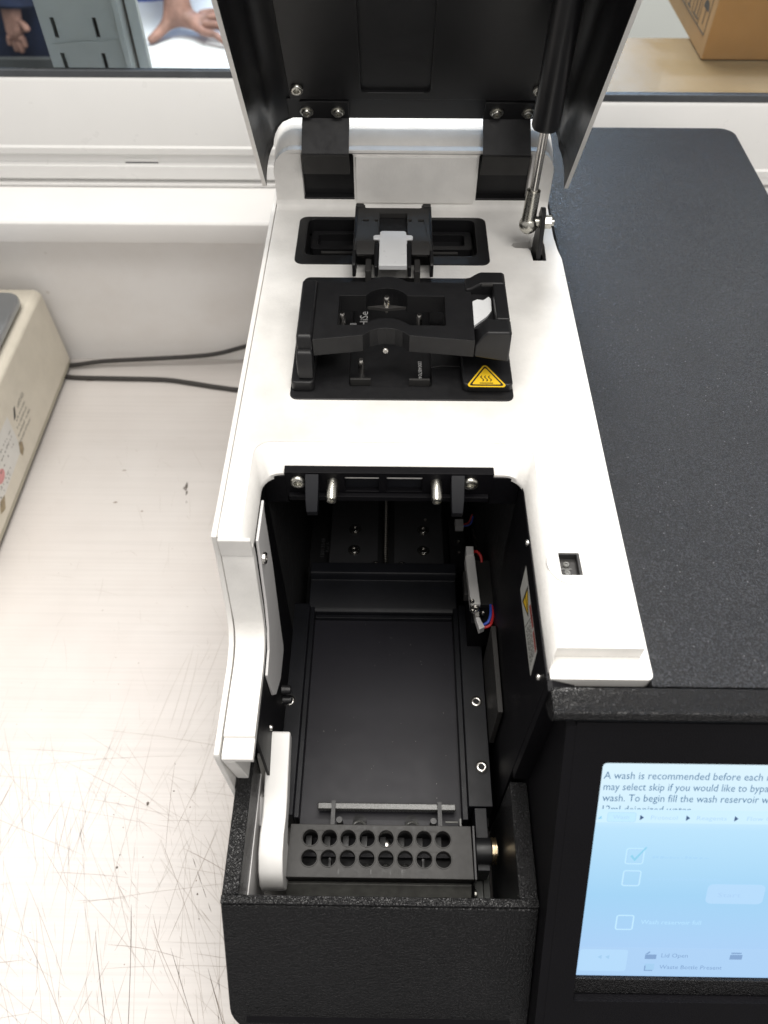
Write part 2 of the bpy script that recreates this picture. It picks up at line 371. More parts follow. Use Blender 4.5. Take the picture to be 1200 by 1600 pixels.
for (x, y, rx, ry) in [(-228, 428, 2.2, .7), (-228, 393, 2.2, .9), (-204, 384, 1.0, 1.2), (-285, 540, 6, 2), (-110, 455, 1.4, .6)]: blot(brown, x, y, rx, ry)
for i in range(90): blot(random.choice((dark, brown, brown, faint)), random.uniform(-300, -70), random.uniform(-20, 480), random.uniform(.15, .5), random.uniform(.15, .6))
for mb, m, n in ((dark, 'scr1', 'dark_scratches'), (brown, 'scr2', 'brown_scratches'), (faint, 'scr3', 'faint_scratches')):
    o = mb.build(n, m, bench, recalc=False); o['kind'] = 'stuff'

# wall below the window, sill and window
structure(MB().box(-900, 900, 571, 600, -40, 141.8).build('back_wall', 'wall'))
structure(MB().prism([(546, 143), (545, 144.5), (545, 160), (547, 162), (597, 162.6), (640, 162.6), (640, 143)], 'x', -900, 900).build('window_sill', 'sill', bevel=0.8))
win = bpy.data.objects.new('window', None); COL.objects.link(win); structure(win); ORG['window'] = (0, 0, 0)
profL = [(598, 163), (595, 163), (594.2, 164.5), (594.2, 166), (599, 166.5), (599, 168.5), (594.5, 170), (593.8, 181), (597.5, 182.5), (597.5, 189.5), (593.6, 191), (593, 196), (594.5, 197.5), (599, 243), (601, 245.5), (604, 246), (604, 163)]
MB().prism(profL, 'x', -900, 30).build('window_frame', 'pvc', win, bevel=0.5)
profR = [(p[0]-2, p[1]) if p[1] < 190 else (p[0]-2, p[1]-14.5) for p in profL if not 181 < p[1] < 190]
MB().prism(profR, 'x', 33, 900).build('window_frame', 'pvc', win, bevel=0.5)
MB().box(25, 34, 596, 606, 163, 420).build('window_mullion', 'pvc', win, bevel=0.6)
MB().box(-216, -188.5, 597.0, 598, 182.8, 186.0).build('drain_cover', 'pvc', win, bevel=0.3)
MB().box(-215.5, -189, 596.6, 597.4, 182.2, 182.75).build('drain_slot', 'gasket', win)
MB().box(-900, 24, 600.5, 606, 245.5, 250.2).build('gasket', 'gasket', win, bevel=0.5)
MB().box(35, 900, 598.5, 604, 231.2, 236.2).build('gasket', 'gasket', win, bevel=0.5)
MB().box(-900, 24, 603.2, 605.2, 248, 700).build('pane', 'glass', win)
MB().box(35, 900, 601.2, 603.2, 234, 700).build('pane', 'glass', win)

# the room behind the glass
structure(MB().box(-3200, 3200, 4600, 4630, -800, 2600).build('far_room_wall', 'room_wall'))
tb = thing('side_table', 'beige worktop behind the right window pane, carrying the cardboard carton', 'table', (350, 700, -850))
MB().box(60, 900, 612, 799, 182, 200).build('table_top', 'table_beige', tb, bevel=1.5)
MB().box(70, 110, 640, 680, -849, 182).build('leg', 'shelf_metal', tb); MB().box(820, 860, 640, 680, -849, 182).build('leg', 'shelf_metal', tb)
MB().box(70, 850, 612, 616.5, 200.3, 206).build('edge_strip', 'shelf_metal', tb, bevel=0.6)
pan_ = structure(MB().box(-100, 2400, 1950, 1970, -849, 420).build('far_room_partition', 'room_wall'))
wt = thing('white_table', 'white table top behind the left window pane, under the resting hand', 'table', (-350, 1550, -850))
MB().box(-520, -120, 1330, 1760, -112, -90).build('table_top', 'table_white', wt, bevel=2)
MB().box(-180, -140, 1400, 1440, -849, -112).build('leg', 'shelf_metal', wt); MB().box(-500, -460, 1700, 1740, -849, -112).build('leg', 'shelf_metal', wt)
MB().box(-420, -352, 1400, 1416, -90, -82).build('rear_lip', 'shelf_metal', wt, bevel=0.8)
# carton
ct = thing('cardboard_carton', 'brown cardboard carton with handling symbols behind the right window pane', 'carton', (330, 790, 200))
ang = math.radians(0)
MB().box(276, 372, 749, 985, 200.6, 330).build('carton_body', 'cardboard', ct, bevel=0.8)
MB().box(275.3, 276.05, 749.6, 984, 201.2, 329).build('side_panel', 'cardboard_side', ct)
MB().box(356, 372.5, 748.2, 748.9, 201, 300).build('tape_strip', 'cardboard_side', ct)
MB().box(372.5, 480, 745, 880, 200.6, 236).build('lower_flap', 'cardboard', ct, bevel=0.8)
MB().box(372.2, 420, 744.0, 744.9, 234, 237.5).build('flap_edge', 'cardboard_side', ct)
MB().box(368, 400, 747.2, 748.0, 246, 285).build('white_label', 'paper', ct)
sy = []
def side_quad(mb, y0, y1, z0, z1): mb.box(274.9, 275.2, y0, y1, z0, z1)
mb = MB()
for (y0, y1, z0, z1) in [(760, 860, 216, 216.8), (760, 860, 246, 246.8), (760, 760.8, 216.8, 246), (784, 784.7, 216.8, 246), (808, 808.7, 216.8, 246), (832, 832.7, 216.8, 246)]: side_quad(mb, y0, y1, z0, z1)
# umbrella, arrow and glass shapes
side_quad(mb, 771.5, 772.7, 221, 236); 
mb.add([(274.9, 772+8*math.cos(t), 233+7*math.sin(t)) for t in [math.pi*i/10 for i in range(11)]], [tuple(range(11))])
for y0 in (790, 799): side_quad(mb, y0, y0+1.5, 221, 236); mb.add([(274.9, y0-2.6, 236), (274.9, y0+4.1, 236), (274.9, y0+.75, 243)], [(0, 1, 2)])
side_quad(mb, 787, 804, 219.2, 220.4)
side_quad(mb, 819, 821, 221, 232); side_quad(mb, 815, 825, 219.2, 220.6); mb.add([(274.9, 814, 243), (274.9, 826, 243), (274.9, 823, 232), (274.9, 817, 232)], [(0, 1, 2, 3)])
mb.build('handling_symbols', 'ink_grey', ct, recalc=False)

# shelving upright with slots
sh = thing('slotted_shelf_upright', 'pale grey slotted metal shelving upright behind the left window pane', 'shelving', (-230, 640, -850))
mb = MB(); zs = [z for zc in (215, 239.5, 264.0, 289.5) for z in (zc-7, zc+7)]
for x0, x1 in ((-267, -258.7), (-255.3, -227.2), (-223.8, -208)): mb.box(x0, x1, 640, 642.5, -849, 600)
for x0, x1 in ((-258.7, -255.3), (-227.2, -223.8)):
    for z0, z1 in zip([-849]+zs[1::2], zs[0::2]+[600]): mb.box(x0, x1, 640, 642.5, z0, z1)
mb.build('slotted_face', 'shelf_metal', sh)
MB().box(-267, -264.5, 642.6, 672, -849, 600).build('side_flange', 'shelf_metal', sh); MB().box(-266, -209, 668, 671, -849, 600).build('back_plate', 'shelf_dark', sh)
MB().prism([(-207.6, 634), (-203.5, 634), (-202.5, 640), (-202.5, 668), (-207.6, 668)], 'z', -849, 600).build('edge_channel', 'shelf_metal', sh, bevel=0.5)
MB().box(-202.2, -199.2, 645, 668, -849, 600).build('dark_channel', 'shelf_dark', sh)
MB().box(-198.9, -190.5, 638, 644, -849, 600).build('outer_post', 'shelf_metal', sh, bevel=0.8)
MB().prism([(-262, 251.5), (-211, 254.5), (-211, 256), (-262, 253)], 'y', 639.0, 639.8).build('shelf_seam', 'shelf_metal', sh)
cb = thing('dark_cabinet', 'dark grey cabinet in the next room at the far left', 'cabinet', (-680, 1350, -850))
MB().box(-900, -470, 1300, 1480, -849, -150).build('carcass', 'cabinet', cb, bevel=3)
MB().box(-905, -466, 1292, 1482, -149, -140).build('top_board', 'cabinet', cb, bevel=2)
MB().box(-640, -560, 1294, 1300, -134, -128).build('front_rail', 'shelf_metal', cb)
MB().box(-900, -470, 1480.5, 1490, -149, -96).build('back_rail', 'cabinet', cb, bevel=2)

# people in the next room: a forearm with a hand leaning on the white table, and a person in navy further left
def skin_body(name, joints, edges, mat, parent, sub=2):
    me = bpy.data.meshes.new(name); org = Vector(ORG[parent.name])
    me.from_pydata([(Vector(j[0])-org)*MM for j in joints], edges, [])
    o = bpy.data.objects.new(name, me); COL.objects.link(o); o.parent = parent
    bm = bmesh.new(); bm.from_mesh(me); lay = bm.verts.layers.skin.verify(); bm.verts.ensure_lookup_table()
    for i, j in enumerate(joints):
        r = j[1] if isinstance(j[1], tuple) else (j[1], j[1])
        bm.verts[i][lay].radius = (r[0]*MM, r[1]*MM); bm.verts[i][lay].use_root = (i == 0)
    bm.to_mesh(me); bm.free()
    o.modifiers.new('skin', 'SKIN').use_smooth_shade = True
    s = o.modifiers.new('sub', 'SUBSURF'); s.levels = sub; s.render_levels = sub
    me.materials.append(M[mat]); return o
pe = thing('person', 'bare forearm and hand resting on the white table behind the left pane, blue sleeve', 'person', (-400, 1570, -90))
J = [((-396, 1580, -48), (25, 17)), ((-397, 1584, -20), (24, 17)), ((-396, 1592, 30), (28, 24)), ((-392, 1615, 110), (36, 33)), ((-388, 1650, 190), (42, 40)),
     # heel of the hand and palm towards the knuckles
     ((-384, 1573, -64), (20, 14)), ((-368, 1566, -68), (17, 13)),
     # thumb, leaving the side of the palm
     ((-412, 1562, -64), (13, 11)), ((-425, 1548, -73), (10, 9.5)), ((-437, 1534, -79.5), (8.8, 8.4)), ((-447, 1521, -82.5), (6.5, 6.5)),
     # four fingers, bent at the knuckles, laid to the right
     ((-352, 1586, -60), (8.6, 8.2)), ((-322, 1588, -58), (7.8, 7.6)), ((-298, 1580, -76), (6.6, 6.4)),
     ((-346, 1568, -61), (8.8, 8.4)), ((-312, 1564, -58), (8, 7.8)), ((-286, 1554, -77), (6.8, 6.6)),
     ((-345, 1549, -65), (8.6, 8.2)), ((-314, 1541, -63), (7.8, 7.5)), ((-290, 1530, -79), (6.6, 6.4)),
     ((-349, 1532, -71), (7.6, 7.2)), ((-324, 1521, -70), (6.8, 6.5)), ((-304, 1511, -81.5), (5.8, 5.6))]
Ed = [(0, 1), (1, 2), (2, 3), (3, 4), (0, 5), (5, 6), (0, 7), (7, 8), (8, 9), (9, 10), (6, 11), (11, 12), (12, 13), (6, 14), (14, 15), (15, 16), (6, 17), (17, 18), (18, 19), (6, 20), (20, 21), (21, 22)]
skin_body('body', J, Ed, 'skin', pe)
MB().lathe((-391, 1622, 120), (0.04, 0.4, 0.91), [(44, 0), (50, 4), (58, 60), (70, 200)], 22).build('sleeve', 'blue_cloth', pe)
MB().loft([[(cx+rx*math.cos(t), 1830+ry*math.sin(t), z) for t in [2*math.pi*i/24 for i in range(24)]] for z, cx, rx, ry in ((-400, -520, 150, 95), (-200, -525, 155, 100), (-60, -530, 160, 105), (100, -530, 185, 110), (300, -530, 215, 115), (420, -530, 150, 80))]).build('shirt', 'blue_cloth', pe)
pn = thing('person', 'person in navy clothing behind the dark cabinet at far left, hand lowered', 'person', (-700, 1560, -850))
Jn = [((-672, 1512, -20), (20, 15)), ((-674, 1504, -40), (19, 11)), ((-676, 1500, -56), (17, 9)), ((-664, 1498, -72), (6.5, 6)), ((-672, 1497, -78), (6.5, 6)), ((-681, 1497, -77), (6.5, 6)), ((-689, 1498, -70), (6, 5.5)), ((-655, 1500, -46), (8, 7)), ((-650, 1497, -60), (6.5, 6)), ((-668, 1530, 30), (26, 24)), ((-664, 1560, 110), (34, 32)), ((-664, 1497.5, -86), (5.5, 5)), ((-672, 1496.5, -94), (5.5, 5)), ((-681, 1496.5, -92), (5.5, 5)), ((-690, 1497.5, -82), (5, 5))]
skin_body('body', Jn, [(0, 1), (1, 2), (2, 3), (2, 4), (2, 5), (2, 6), (1, 7), (7, 8), (0, 9), (9, 10), (3, 11), (4, 12), (5, 13), (6, 14)], 'skin', pn)
MB().loft([[(cx+rx*math.cos(t), 1660+ry*math.sin(t), z) for t in [2*math.pi*i/24 for i in range(24)]] for z, cx, rx, ry in ((-500, -740, 160, 100), (-200, -742, 165, 102), (0, -745, 170, 105), (200, -745, 195, 110), (320, -745, 140, 80))]).build('shirt', 'navy', pn)
MB().lathe((-671, 1516, -28), (0.03, 0.28, 0.95), [(30, 0), (35, 4), (40, 60), (52, 180)], 22).build('sleeve', 'navy', pn)

# ================================================================== BALANCE ON THE LEFT
sca = thing('bench_scale', 'beige bench scale with steel pan at the left edge of the bench', 'scale', (-380, 400, 0))
X = -306
MB().prism([(X, 9), (X-1.5, 84), (X-6, 88), (-460, 88), (-460, 9)], 'y', 250, 560).build('housing', 'beige', sca, bevel=2.2, seg=3)
MB().box(-455, X-.6, 252, 558, 5.5, 9.2).build('base_edge', 'beige_dark', sca, bevel=0.6)
mb = MB().prism(rrect(-460, -313.5, 262, 541, 12), 'z', 91.5, 99); mb.build('weighing_pan', 'pan', sca, bevel=2.4, seg=4)
MB().box(-452, -322, 275, 530, 87.5, 91.5).build('pan_support', 'black_dull', sca)
ft = MB().cyl((0, 0, 0), (0, 0, 5.5), 8, 9, 16).build('foot', 'black_dull', sca, org=(0, 0, 0))
ft.location = (Vector((-318, 540, 0))-Vector(ORG['bench_scale']))*MM
for p in ((-318, 300, 0), (-440, 540, 0), (-440, 300, 0)): copy_at(ft, p, sca)
def sx(z): return X-(z-9)/75*1.5+.12
def sideq(mb, y0, y1, z0, z1, off=0.0):
    mb.add([(sx(z0)+off, y0, z0), (sx(z0)+off, y1, z0), (sx(z1)+off, y1, z1), (sx(z1)+off, y0, z1)], [(0, 1, 2, 3)])
# maker label: tilted logo bar and rows of small print
mb = MB(); sideq(mb, 421, 470, 27, 64, .02); mb.build('clear_label', 'beige', sca, recalc=False)
mb = MB(); mb.add([(sx(57)+.08, 444, 57), (sx(50)+.08, 437, 50), (sx(50)+.08, 441.5, 50), (sx(57)+.08, 447.5, 57)], [(0, 1, 2, 3)]); mb.build('label_logo', 'ink', sca, recalc=False)
def print_rows(mb, rows, off):
    for (y0, y1, z0, h, dens) in rows:
        y = y0
        while y < y1:
            wd = random.uniform(.7, 1.9)
            if random.random() < dens:
                zz = z0+random.uniform(-.15, .15); hh = h*random.uniform(.55, 1.0)
                sideq(mb, y, y+wd*.38, zz, zz+hh, off); 
                if random.random() < .7: sideq(mb, y, y+wd, zz+hh-.55, zz+hh, off)
                if random.random() < .5: sideq(mb, y, y+wd, zz, zz+.5, off)
            y += wd+.5
mb = MB(); print_rows(mb, [(450, 466, 52, 4.2, .95), (440, 463, 46.5, 2.2, .9), (436, 462, 41.5, 2.2, .8), (432, 462, 36.5, 2.2, .85), (428, 458, 31, 2.4, .9)], .08); mb.build('label_print', 'ink', sca, recalc=False)
mb = MB(); mb.add([(sx(z)+.05, y, z) for y, z in [(340, 62), (432, 60), (428, 33), (424, 27), (372, 24), (368, 26), (340, 26)]], [tuple(range(7))]); mb.build('torn_sticker', 'paper', sca, recalc=False)
mb = MB(); print_rows(mb, [(400, 427, 49, 2.0, .5), (398, 426, 44.5, 2.0, .5), (380, 424, 39, 1.8, .35), (376, 402, 31, 2.2, .6), (374, 398, 27, 2.0, .6)], .1); mb.build('sticker_print', 'ink_grey', sca, recalc=False)
mb = MB(); mb.add([(sx(38+5*math.sin(t))+.09, 388+7*math.cos(t), 38+5*math.sin(t)) for t in [2*math.pi*i/14 for i in range(14)]], [tuple(range(14))]); mb.build('sticker_seal', 'ink_pink', sca, recalc=False)
mb = MB(); mb.add([(sx(z)+.07, y, z) for y, z in [(428, 34), (433, 30), (430, 24), (424, 22), (423, 27)]], [tuple(range(5))]); mb.build('glue_residue', 'glue', sca, recalc=False); mb = MB(); mb.add([(sx(z)+.07, y, z) for y, z in [(371, 27), (380, 25), (372, 17), (364, 20)]], [tuple(range(4))]); mb.build('glue_residue', 'glue', sca, recalc=False)

# cables
def spline(pts, n=10):
    P = [Vector(p) for p in pts]; P = [P[0]*2-P[1]]+P+[P[-1]*2-P[-2]]; out = []
    for i in range(1, len(P)-2):
        a, b, c, d = P[i-1:i+3]
        for k in range(n):
            t = k/n; out.append(0.5*((2*b)+(c-a)*t+(2*a-5*b+4*c-d)*t*t+(3*b-a-3*c+d)*t**3))
    return out+[P[-2]]
tag(MB().tube(spline([(-325, 556, 6), (-306, 555, 5), (-275, 558, 7.5), (-235, 560, 9), (-190, 562, 11), (-165, 563, 14), (-140, 564.5, 21), (-100, 565, 34), (-40, 562, 60)]), 2.1).build('power_cable', 'cable'), 'black cable rising along the wall from scale to instrument, upper of two', 'cable', 'cables behind the instrument')
tag(MB().tube(spline([(-325, 545, 4), (-302, 541, 2.4), (-260, 540, 2.3), (-215, 539, 2.3), (-190, 535, 2.3), (-160, 529, 2.3), (-135, 526, 2.3), (-90, 530, 2.3), (-40, 545, 2.3)]), 2.2).build('power_cable', 'cable'), 'black cable lying flat on the bench behind the instrument, lower of two', 'cable', 'cables behind the instrument')

# ================================================================== THE INSTRUMENT
I = thing('laboratory_instrument', 'white and black laboratory instrument with raised lid, open sample bay and touchscreen', 'instrument', (0, 300, 0))

# --- screw kit: one mesh each, copied
def make_screw(name, r, h, sock, mat, washer=0):
    mb = MB()
    if washer: mb.lathe((0, 0, -.2), (0, 0, 1), [(washer, 0), (washer, .7), (r*.8, .7), (r*.8, .2)], 20)
    mb.lathe((0, 0, 0), (0, 0, 1), [(r, 0), (r, h*.75), (r*.86, h), (sock*1.15, h), (sock, h*.95), (sock*.95, h*.35), (.05, h*.3)], 18)
    o = mb.build(name, mat, None, smooth=50); return o
KIT = {k: make_screw('screw', *v) for k, v in dict(cap=(2.6, 1.6, 1.25, 'steel'), black=(2.5, 1.8, 1.2, 'black_plastic'), nut=(2.7, 2.0, 1.15, 'zinc', 3.6), small=(1.3, 1.0, .6, 'steel'), tiny=(1.2, .8, .6, 'worn_grey'), big=(3.0, 1.4, 1.45, 'steel', 0), cap2=(3.3, 1.8, 1.5, 'zinc')).items()}
def screw(kind, p, d, parent, name='screw'):
    o = KIT[kind].copy(); o.name = name; COL.objects.link(o); o.parent = parent
    org = Vector(ORG[parent.name]); o.location = (Vector(p)-org)*MM
    o.rotation_euler = Vector(d).to_track_quat('Z', 'Y').to_euler()
    return o

# --- base and right hand cover
XR = 226
cov = MB().prism(rrect(92.2, XR, 117.2, 520, (0.5, 1, 10, 1), 6), 'z', 14, 250).build('right_cover', 'black_top', I, bevel=1.6, seg=3)
MB().box(-66, 91.5, 220, 500, 12, 60).build('base_pan', 'black_dull', I)
MB().box(-66, -57, 130, 500, 60, 180).build('inner_frame', 'black_dull', I)
MB().box(-66, -57, 216, 500, 181, 246).build('inner_frame', 'black_dull', I)
MB().box(57.6, 91.6, 130, 500, 60, 242.5).build('inner_frame', 'black_dull', I)
MB().box(-55, 57, 430, 500, 60, 240).build('inner_frame', 'black_dull', I)
MB().prism([(-69.5, 14), (-67.9, 14), (-67.9, 254), (-69.5, 254)], 'y', 175.5, 500)  # profile kept simple; the shaped panel follows
side_prof = [(500, 14), (500, 256), (175.2, 256), (174.5, 246), (168, 215), (164, 203.5), (159, 198), (151, 195.5), (111, 195.5), (110.2, 194), (110.2, 187), (111, 150), (112, 14)]
MB().prism(side_prof, 'x', -70.2, -67.9).build('side_panel', 'white', I, bevel=0.5)

# --- console with the touchscreen (sloped face)
SL = Vector((0, -.5291, -.8486)); NF = Vector((0, -.8486, .5291))
F0 = Vector((0, 108, 243))
def fp(x, s, n=0.0): p = F0+SL*s+NF*n; return (x, p.y, p.z)
con = MB()
con.prism([(116.6, 14), (116.6, 237.6), (114.8, 237.6), tuple(Vector(fp(0, 3, -9))[1:]), tuple(Vector(fp(0, 160, -9))[1:]), (60, 60), (60, 14)], 'x', 66.5, XR-.5)
o = con.build('console', 'black_tex', I, bevel=0.5)
def fmap(p, a): return fp(p[0], p[1], a)
sx0, sx1, s0, s1 = 78.2, 213, 19.8, 128.6
bez = MB().prism_map(rrect(66.2, XR-.8, 1.5, 158, (.3, 2, 8, .3), 4), fmap, -9.2, 0.0, [rrect(sx0-1.0, sx1+1, s0-1.2, s1+9, 1.5, 3)])
bezo = bez.build('screen_bezel', 'black_bezel', I, bevel=0.7)
lip = MB().prism_map([(sx0-.8, s1+.3), (sx1+.8, s1+.3), (sx1+.8, s1+8.8), (sx0-.8, s1+8.8)], fmap, -6.5, -3.2)
lip.build('screen_ledge', 'black_tex', bezo, bevel=0.6)
# screen: own local frame so its picture is laid out in its own plane
def local_obj(o, origin, xax, yax):
    z = Vector(xax).cross(Vector(yax)); m = Matrix((Vector(xax), Vector(yax), z)).transposed().to_4x4()
    m.translation = Vector(origin); return m
SO = Vector(fp(sx0, s0, -4.6))
scr = MB().prism_map(rrect(0, sx1-sx0, -(s1-s0), 0, 1.0, 3), lambda p, a: (p[0], p[1], a), -1.5, 0).build('screen', 'screen', I, org=(0, 0, 0))
mat_ = local_obj(scr, (SO-Vector(ORG[I.name]))*MM, (1, 0, 0), (0, .5291, .8486))
scr.matrix_local = mat_
ORG[scr.name] = (0, 0, 0)
def ui(name, mat, quads, z=.04, parent=scr):
    mb = MB()
    for q in quads: mb.add([(x, y, z) for x, y in q], [tuple(range(len(q)))])
    return mb.build(name, mat, parent, org=(0, 0, 0), recalc=False)
def uit(s, x, y, wd, h, mat, z=.06): return text(s, 'screen_text', mat, scr, (x, y, z), (1, 0, 0), (0, 1, 0), wd, h)
def q(x0, x1, y0, y1): return [(x0, y0), (x1, y0), (x1, y1), (x0, y1)]
def ring(x0, x1, y0, y1, t, r=1.2):
    a = rrect(x0, x1, y0, y1, r, 3); b = rrect(x0+t, x1-t, y0+t, y1-t, max(.2, r-t), 3); n = len(a)
    return [[a[i], a[(i+1) % n], b[(i+1) % n], b[i]] for i in range(n)]
def tw(t):
    cu = bpy.data.curves.new('t', 'FONT'); cu.body = t; to = bpy.data.objects.new('t', cu); COL.objects.link(to)
    dg = bpy.context.evaluated_depsgraph_get(); me = bpy.data.meshes.new_from_object(to.evaluated_get(dg)); xs = [v.co.x for v in me.vertices]
    bpy.data.objects.remove(to); bpy.data.curves.remove(cu); bpy.data.meshes.remove(me); return max(xs)-min(xs)
for full, sub, x, y, wd in (('A wash is recommended before each run. You', 'A wash is recommended before each', 1.4, -9.4, 58.2), ('may select skip if you would like to bypass the', 'may select skip if you would like to byp', 1.8, -14.5, 59.2),
                            ('wash. To begin fill the wash reservoir with', 'wash. To begin fill the wash reservoir', 1.9, -19.6, 58.0), ('12ml deionized water', '12ml deionized water', 2.4, -24.8, 33.0)):
    uit(full, x, y, wd*tw(full)/tw(sub), 3.3, 'ui_text')
ui('screen_band', 'ui_band', [q(0.3, 134.3, -29.5, -23.2)], .08)
ui('screen_tab', 'ui_pale', [rrect(4.6, 15.4, -29.2, -24.6, .8, 3)], .10); ui('screen_tab_outline', 'ui_tabline', ring(4.6, 15.4, -29.2, -24.6, .22, .8), .11)
for s, x, wd in (('Wash', 6.8, 6), ('Protocol', 21, 10), ('Reagents', 38.2, 11.2), ('Flow Cell', 57, 12)): uit(s, x, -27.8, wd, 1.9, 'ui_fnt2', .12)
ui('screen_arrow', 'ui_dark', [[(x, -28.3), (x+1.5, -27.0), (x, -25.7)] for x in (16.9, 34.2, 52.3)], .12)
ui('screen_marker', 'ui_tick', [[(1.2, -27.8), (2.6, -27.8), (2.4, -26.3)]], .12)
for yy in (-41.6, -52.6, -75.5):
    ui('check_box', 'ui_pale', ring(13.6, 20.8, yy-8.0, yy, .55, 1.1), .08); ui('check_box_shade', 'ui_foot', ring(14.2, 20.2, yy-7.4, yy-.6, .2, .7), .09)
ui('check_mark', 'ui_tick', [[(15.4, -45.6), (16.2, -44.9), (17.2, -46.6), (20.9, -41.0), (21.5, -41.2), (17.4, -48.0)]], .12)
def faint_line(x, y, wd): 
    qs = []; cx = x
    while cx < x+wd:
        l = random.uniform(.5, 1.7); qs.append(q(cx, cx+l, y, y+random.uniform(.5, 1.3))); cx += l+random.uniform(.3, .9)
    ui('screen_faint_text', 'ui_ghost', qs, .07)
faint_line(24, -46.5, 22); faint_line(24, -57.5, 28)
uit('Wash reservoir full', 23.6, -80.2, 24, 2.2, 'ui_ghost2')
ui('screen_button', 'ui_button', [rrect(47.5, 70, -69, -59, 2.2, 4)], .07); uit('Start', 52, -65.5, 9, 2.2, 'ui_foot', .1)
ui('screen_footer', 'ui_foot', [q(.3, 134.3, -108.5, -92.9)], .05); ui('screen_footer_button', 'ui_button', [rrect(1, 20.5, -106.2, -94.2, 1.2, 3)], .07)
ui('screen_footer_arrow', 'ui_faint', [[(8.3, -98.3), (10, -97.2), (10, -99.5)], [(11.4, -98.3), (13.1, -97.2), (13.1, -99.5)]], .1)
uit('Lid Open', 34.2, -98.1, 10.8, 2.2, 'ui_mid'); uit('Waste Bottle Present', 34.2, -104.5, 25.5, 2.2, 'ui_mid')
ui('screen_icon', 'ui_mid', [q(27.6, 32.2, -99.1, -96.6), [(27.6, -96.4), (29, -94.9), (29.6, -95.3), (28.6, -96.4)]], .1); ui('screen_icon', 'ui_faint', [q(28, 32, -105.3, -101.7), ], .1); ui('screen_icon', 'ui_mid', [q(28, 28.5, -105.3, -102.7), q(28, 31.5, -105.7, -105.2)], .11)
ui('screen_icon', 'ui_mid', [q(62, 67, -98.7, -96.1), q(62.3, 66.5, -95.6, -94.9)], .1)

# --- front tub
XL = -67.6
def tubface(p, a): q_ = Vector((0, 64.6, 155))+SL*p[1]+NF*a; return (p[0], q_.y, q_.z)
tub = MB().prism_map([(XL, 1.6), (62.4, 1.6)]+arc(62.4-3, 73, 3, 0, 90, 3)+arc(XL+15, 61, 15, 90, 180, 7), tubface, -3.6, 0)
tubo = tub.build('tub_front', 'black_tex', I, bevel=0.9, seg=3)
MB().prism([(64.3, 155.2), (67.7, 155.2), (67.7, 150), (65.9, 150), (64.3, 153.4)], 'x', XL-.05, 62.35).build('tub_rim', 'black_tex', tubo, bevel=0.5)
MB().prism([(67.9, 155), (125.6, 155), (125.6, 70), (52, 70), (35, 104)], 'x', XL+.1, -60.4).build('tub_wall', 'black_tex', tubo, bevel=0.6)
MB().prism([(67.9, 155.1), (115.2, 155.1), (115.2, 70), (52, 70), (35, 104)], 'x', 54.4, 62.2).build('tub_wall', 'black_tex', tubo, bevel=0.6)
MB().prism([(66.0, 151.5), (67.5, 154.2), (67.5, 62), (30, 62), (28, 97), (35, 106)], 'x', -60.3, 54.3).build('tub_front_inner', 'black_bezel', tubo)
MB().box(-60, 54, 70.3, 300, 55, 62).build('tub_floor', 'black_dull', tubo)
MB().box(-66, 60, 36, 70, 14, 60).build('plinth', 'black_dull', tubo)
# inner corner wall between tub and console
MB().prism([(66.1, 14), (66.1, 246), (57.6, 249.6), (55.9, 249.2), (55.9, 158), (62.3, 158), (62.3, 14)], 'y', 115.4, 119.3).build('corner_wall', 'black_bezel', I)
MB().prism([(116.8, 238), (116.8, 250), (109.5, 250), (107.2, 249.2), (106, 247.2), (106.3, 244.6), (109, 241), (114, 238)], 'x', 56.6, XR-.5).build('console_shoulder', 'black_tex', I, bevel=0.5)
MB().prism([(62.4, 60), (66.1, 60), (66.1, 243), (62.4, 170)], 'y', 114.9, 115.3)
MB().prism([(115.2, 60), (115.2, 243), (108.6, 240.5), tuple(fp(0, 3, -.05)[1:]), tuple(fp(0, 157, -.05)[1:]), (34, 60)], 'x', 62.6, 66.15).build('console_flank', 'black_bezel', I)

# --- white deck
def offs(pts, dx=0, dy=0): return [(x+dx, y+dy) for x, y in pts]
well_top = [(-58.2, 174.3)]+arc(-58.2+7, 225.4-7, 7, 180, 90, 6)+arc(60.4-7, 225.4-7, 7, 90, 0, 6)+[(59.2, 128.2)]
well_low = [(-54.6, 174.6)]+arc(-54.6+8, 213-8, 8, 180, 90, 6)+arc(56.2-8, 213-8, 8, 90, 0, 6)+[(56.6, 122)]
outer = [(90.2, 128.2), (90.4, 360), (89.2, 368), (88.4, 380), (88.6, 409), (-67.2, 409), (-67.4, 176), (-67.2, 174.3)]
rec1 = rrect(-52.2, 51.4, 353.6, 397.6, 4.5, 5)
rec2 = rrect(-45.6, 54.8, 251.2, 341, 3.2, 4)
slot = [(64.5, 372.0), (66.2, 369.8), (73.6, 369.4), (74.4, 367.5), (74.9, 358.2), (81.9, 358.2), (82.4, 372), (81.8, 380), (77, 380.5), (75, 376.2), (71, 375.4), (66, 375)]
pwr = [(64.2, 168.2)]+[(71.9, 168.2), (72.2, 167.8)]+[(72.4, 158.0), (64.9, 158.0), (64.4, 158.5)]
deck = MB().prism(well_top+outer, 'z', 250.2, 257, [rec1, rec2, slot, pwr])
decko = deck.build('deck', 'white', I, bevel=0.9, seg=3)
bev = MB().loft([[(x, y, 256.6) for x, y in well_top], [(x+(lx-x)*.12, y+(ly-y)*.12, 256.2) for (x, y), (lx, ly) in zip(well_top, well_low)], [(x, y, 250.4) for x, y in well_low], [(x, y, 247.5) for x, y in well_low]], closed=False)
bev.build('well_bevel', 'white', decko, smooth=60)
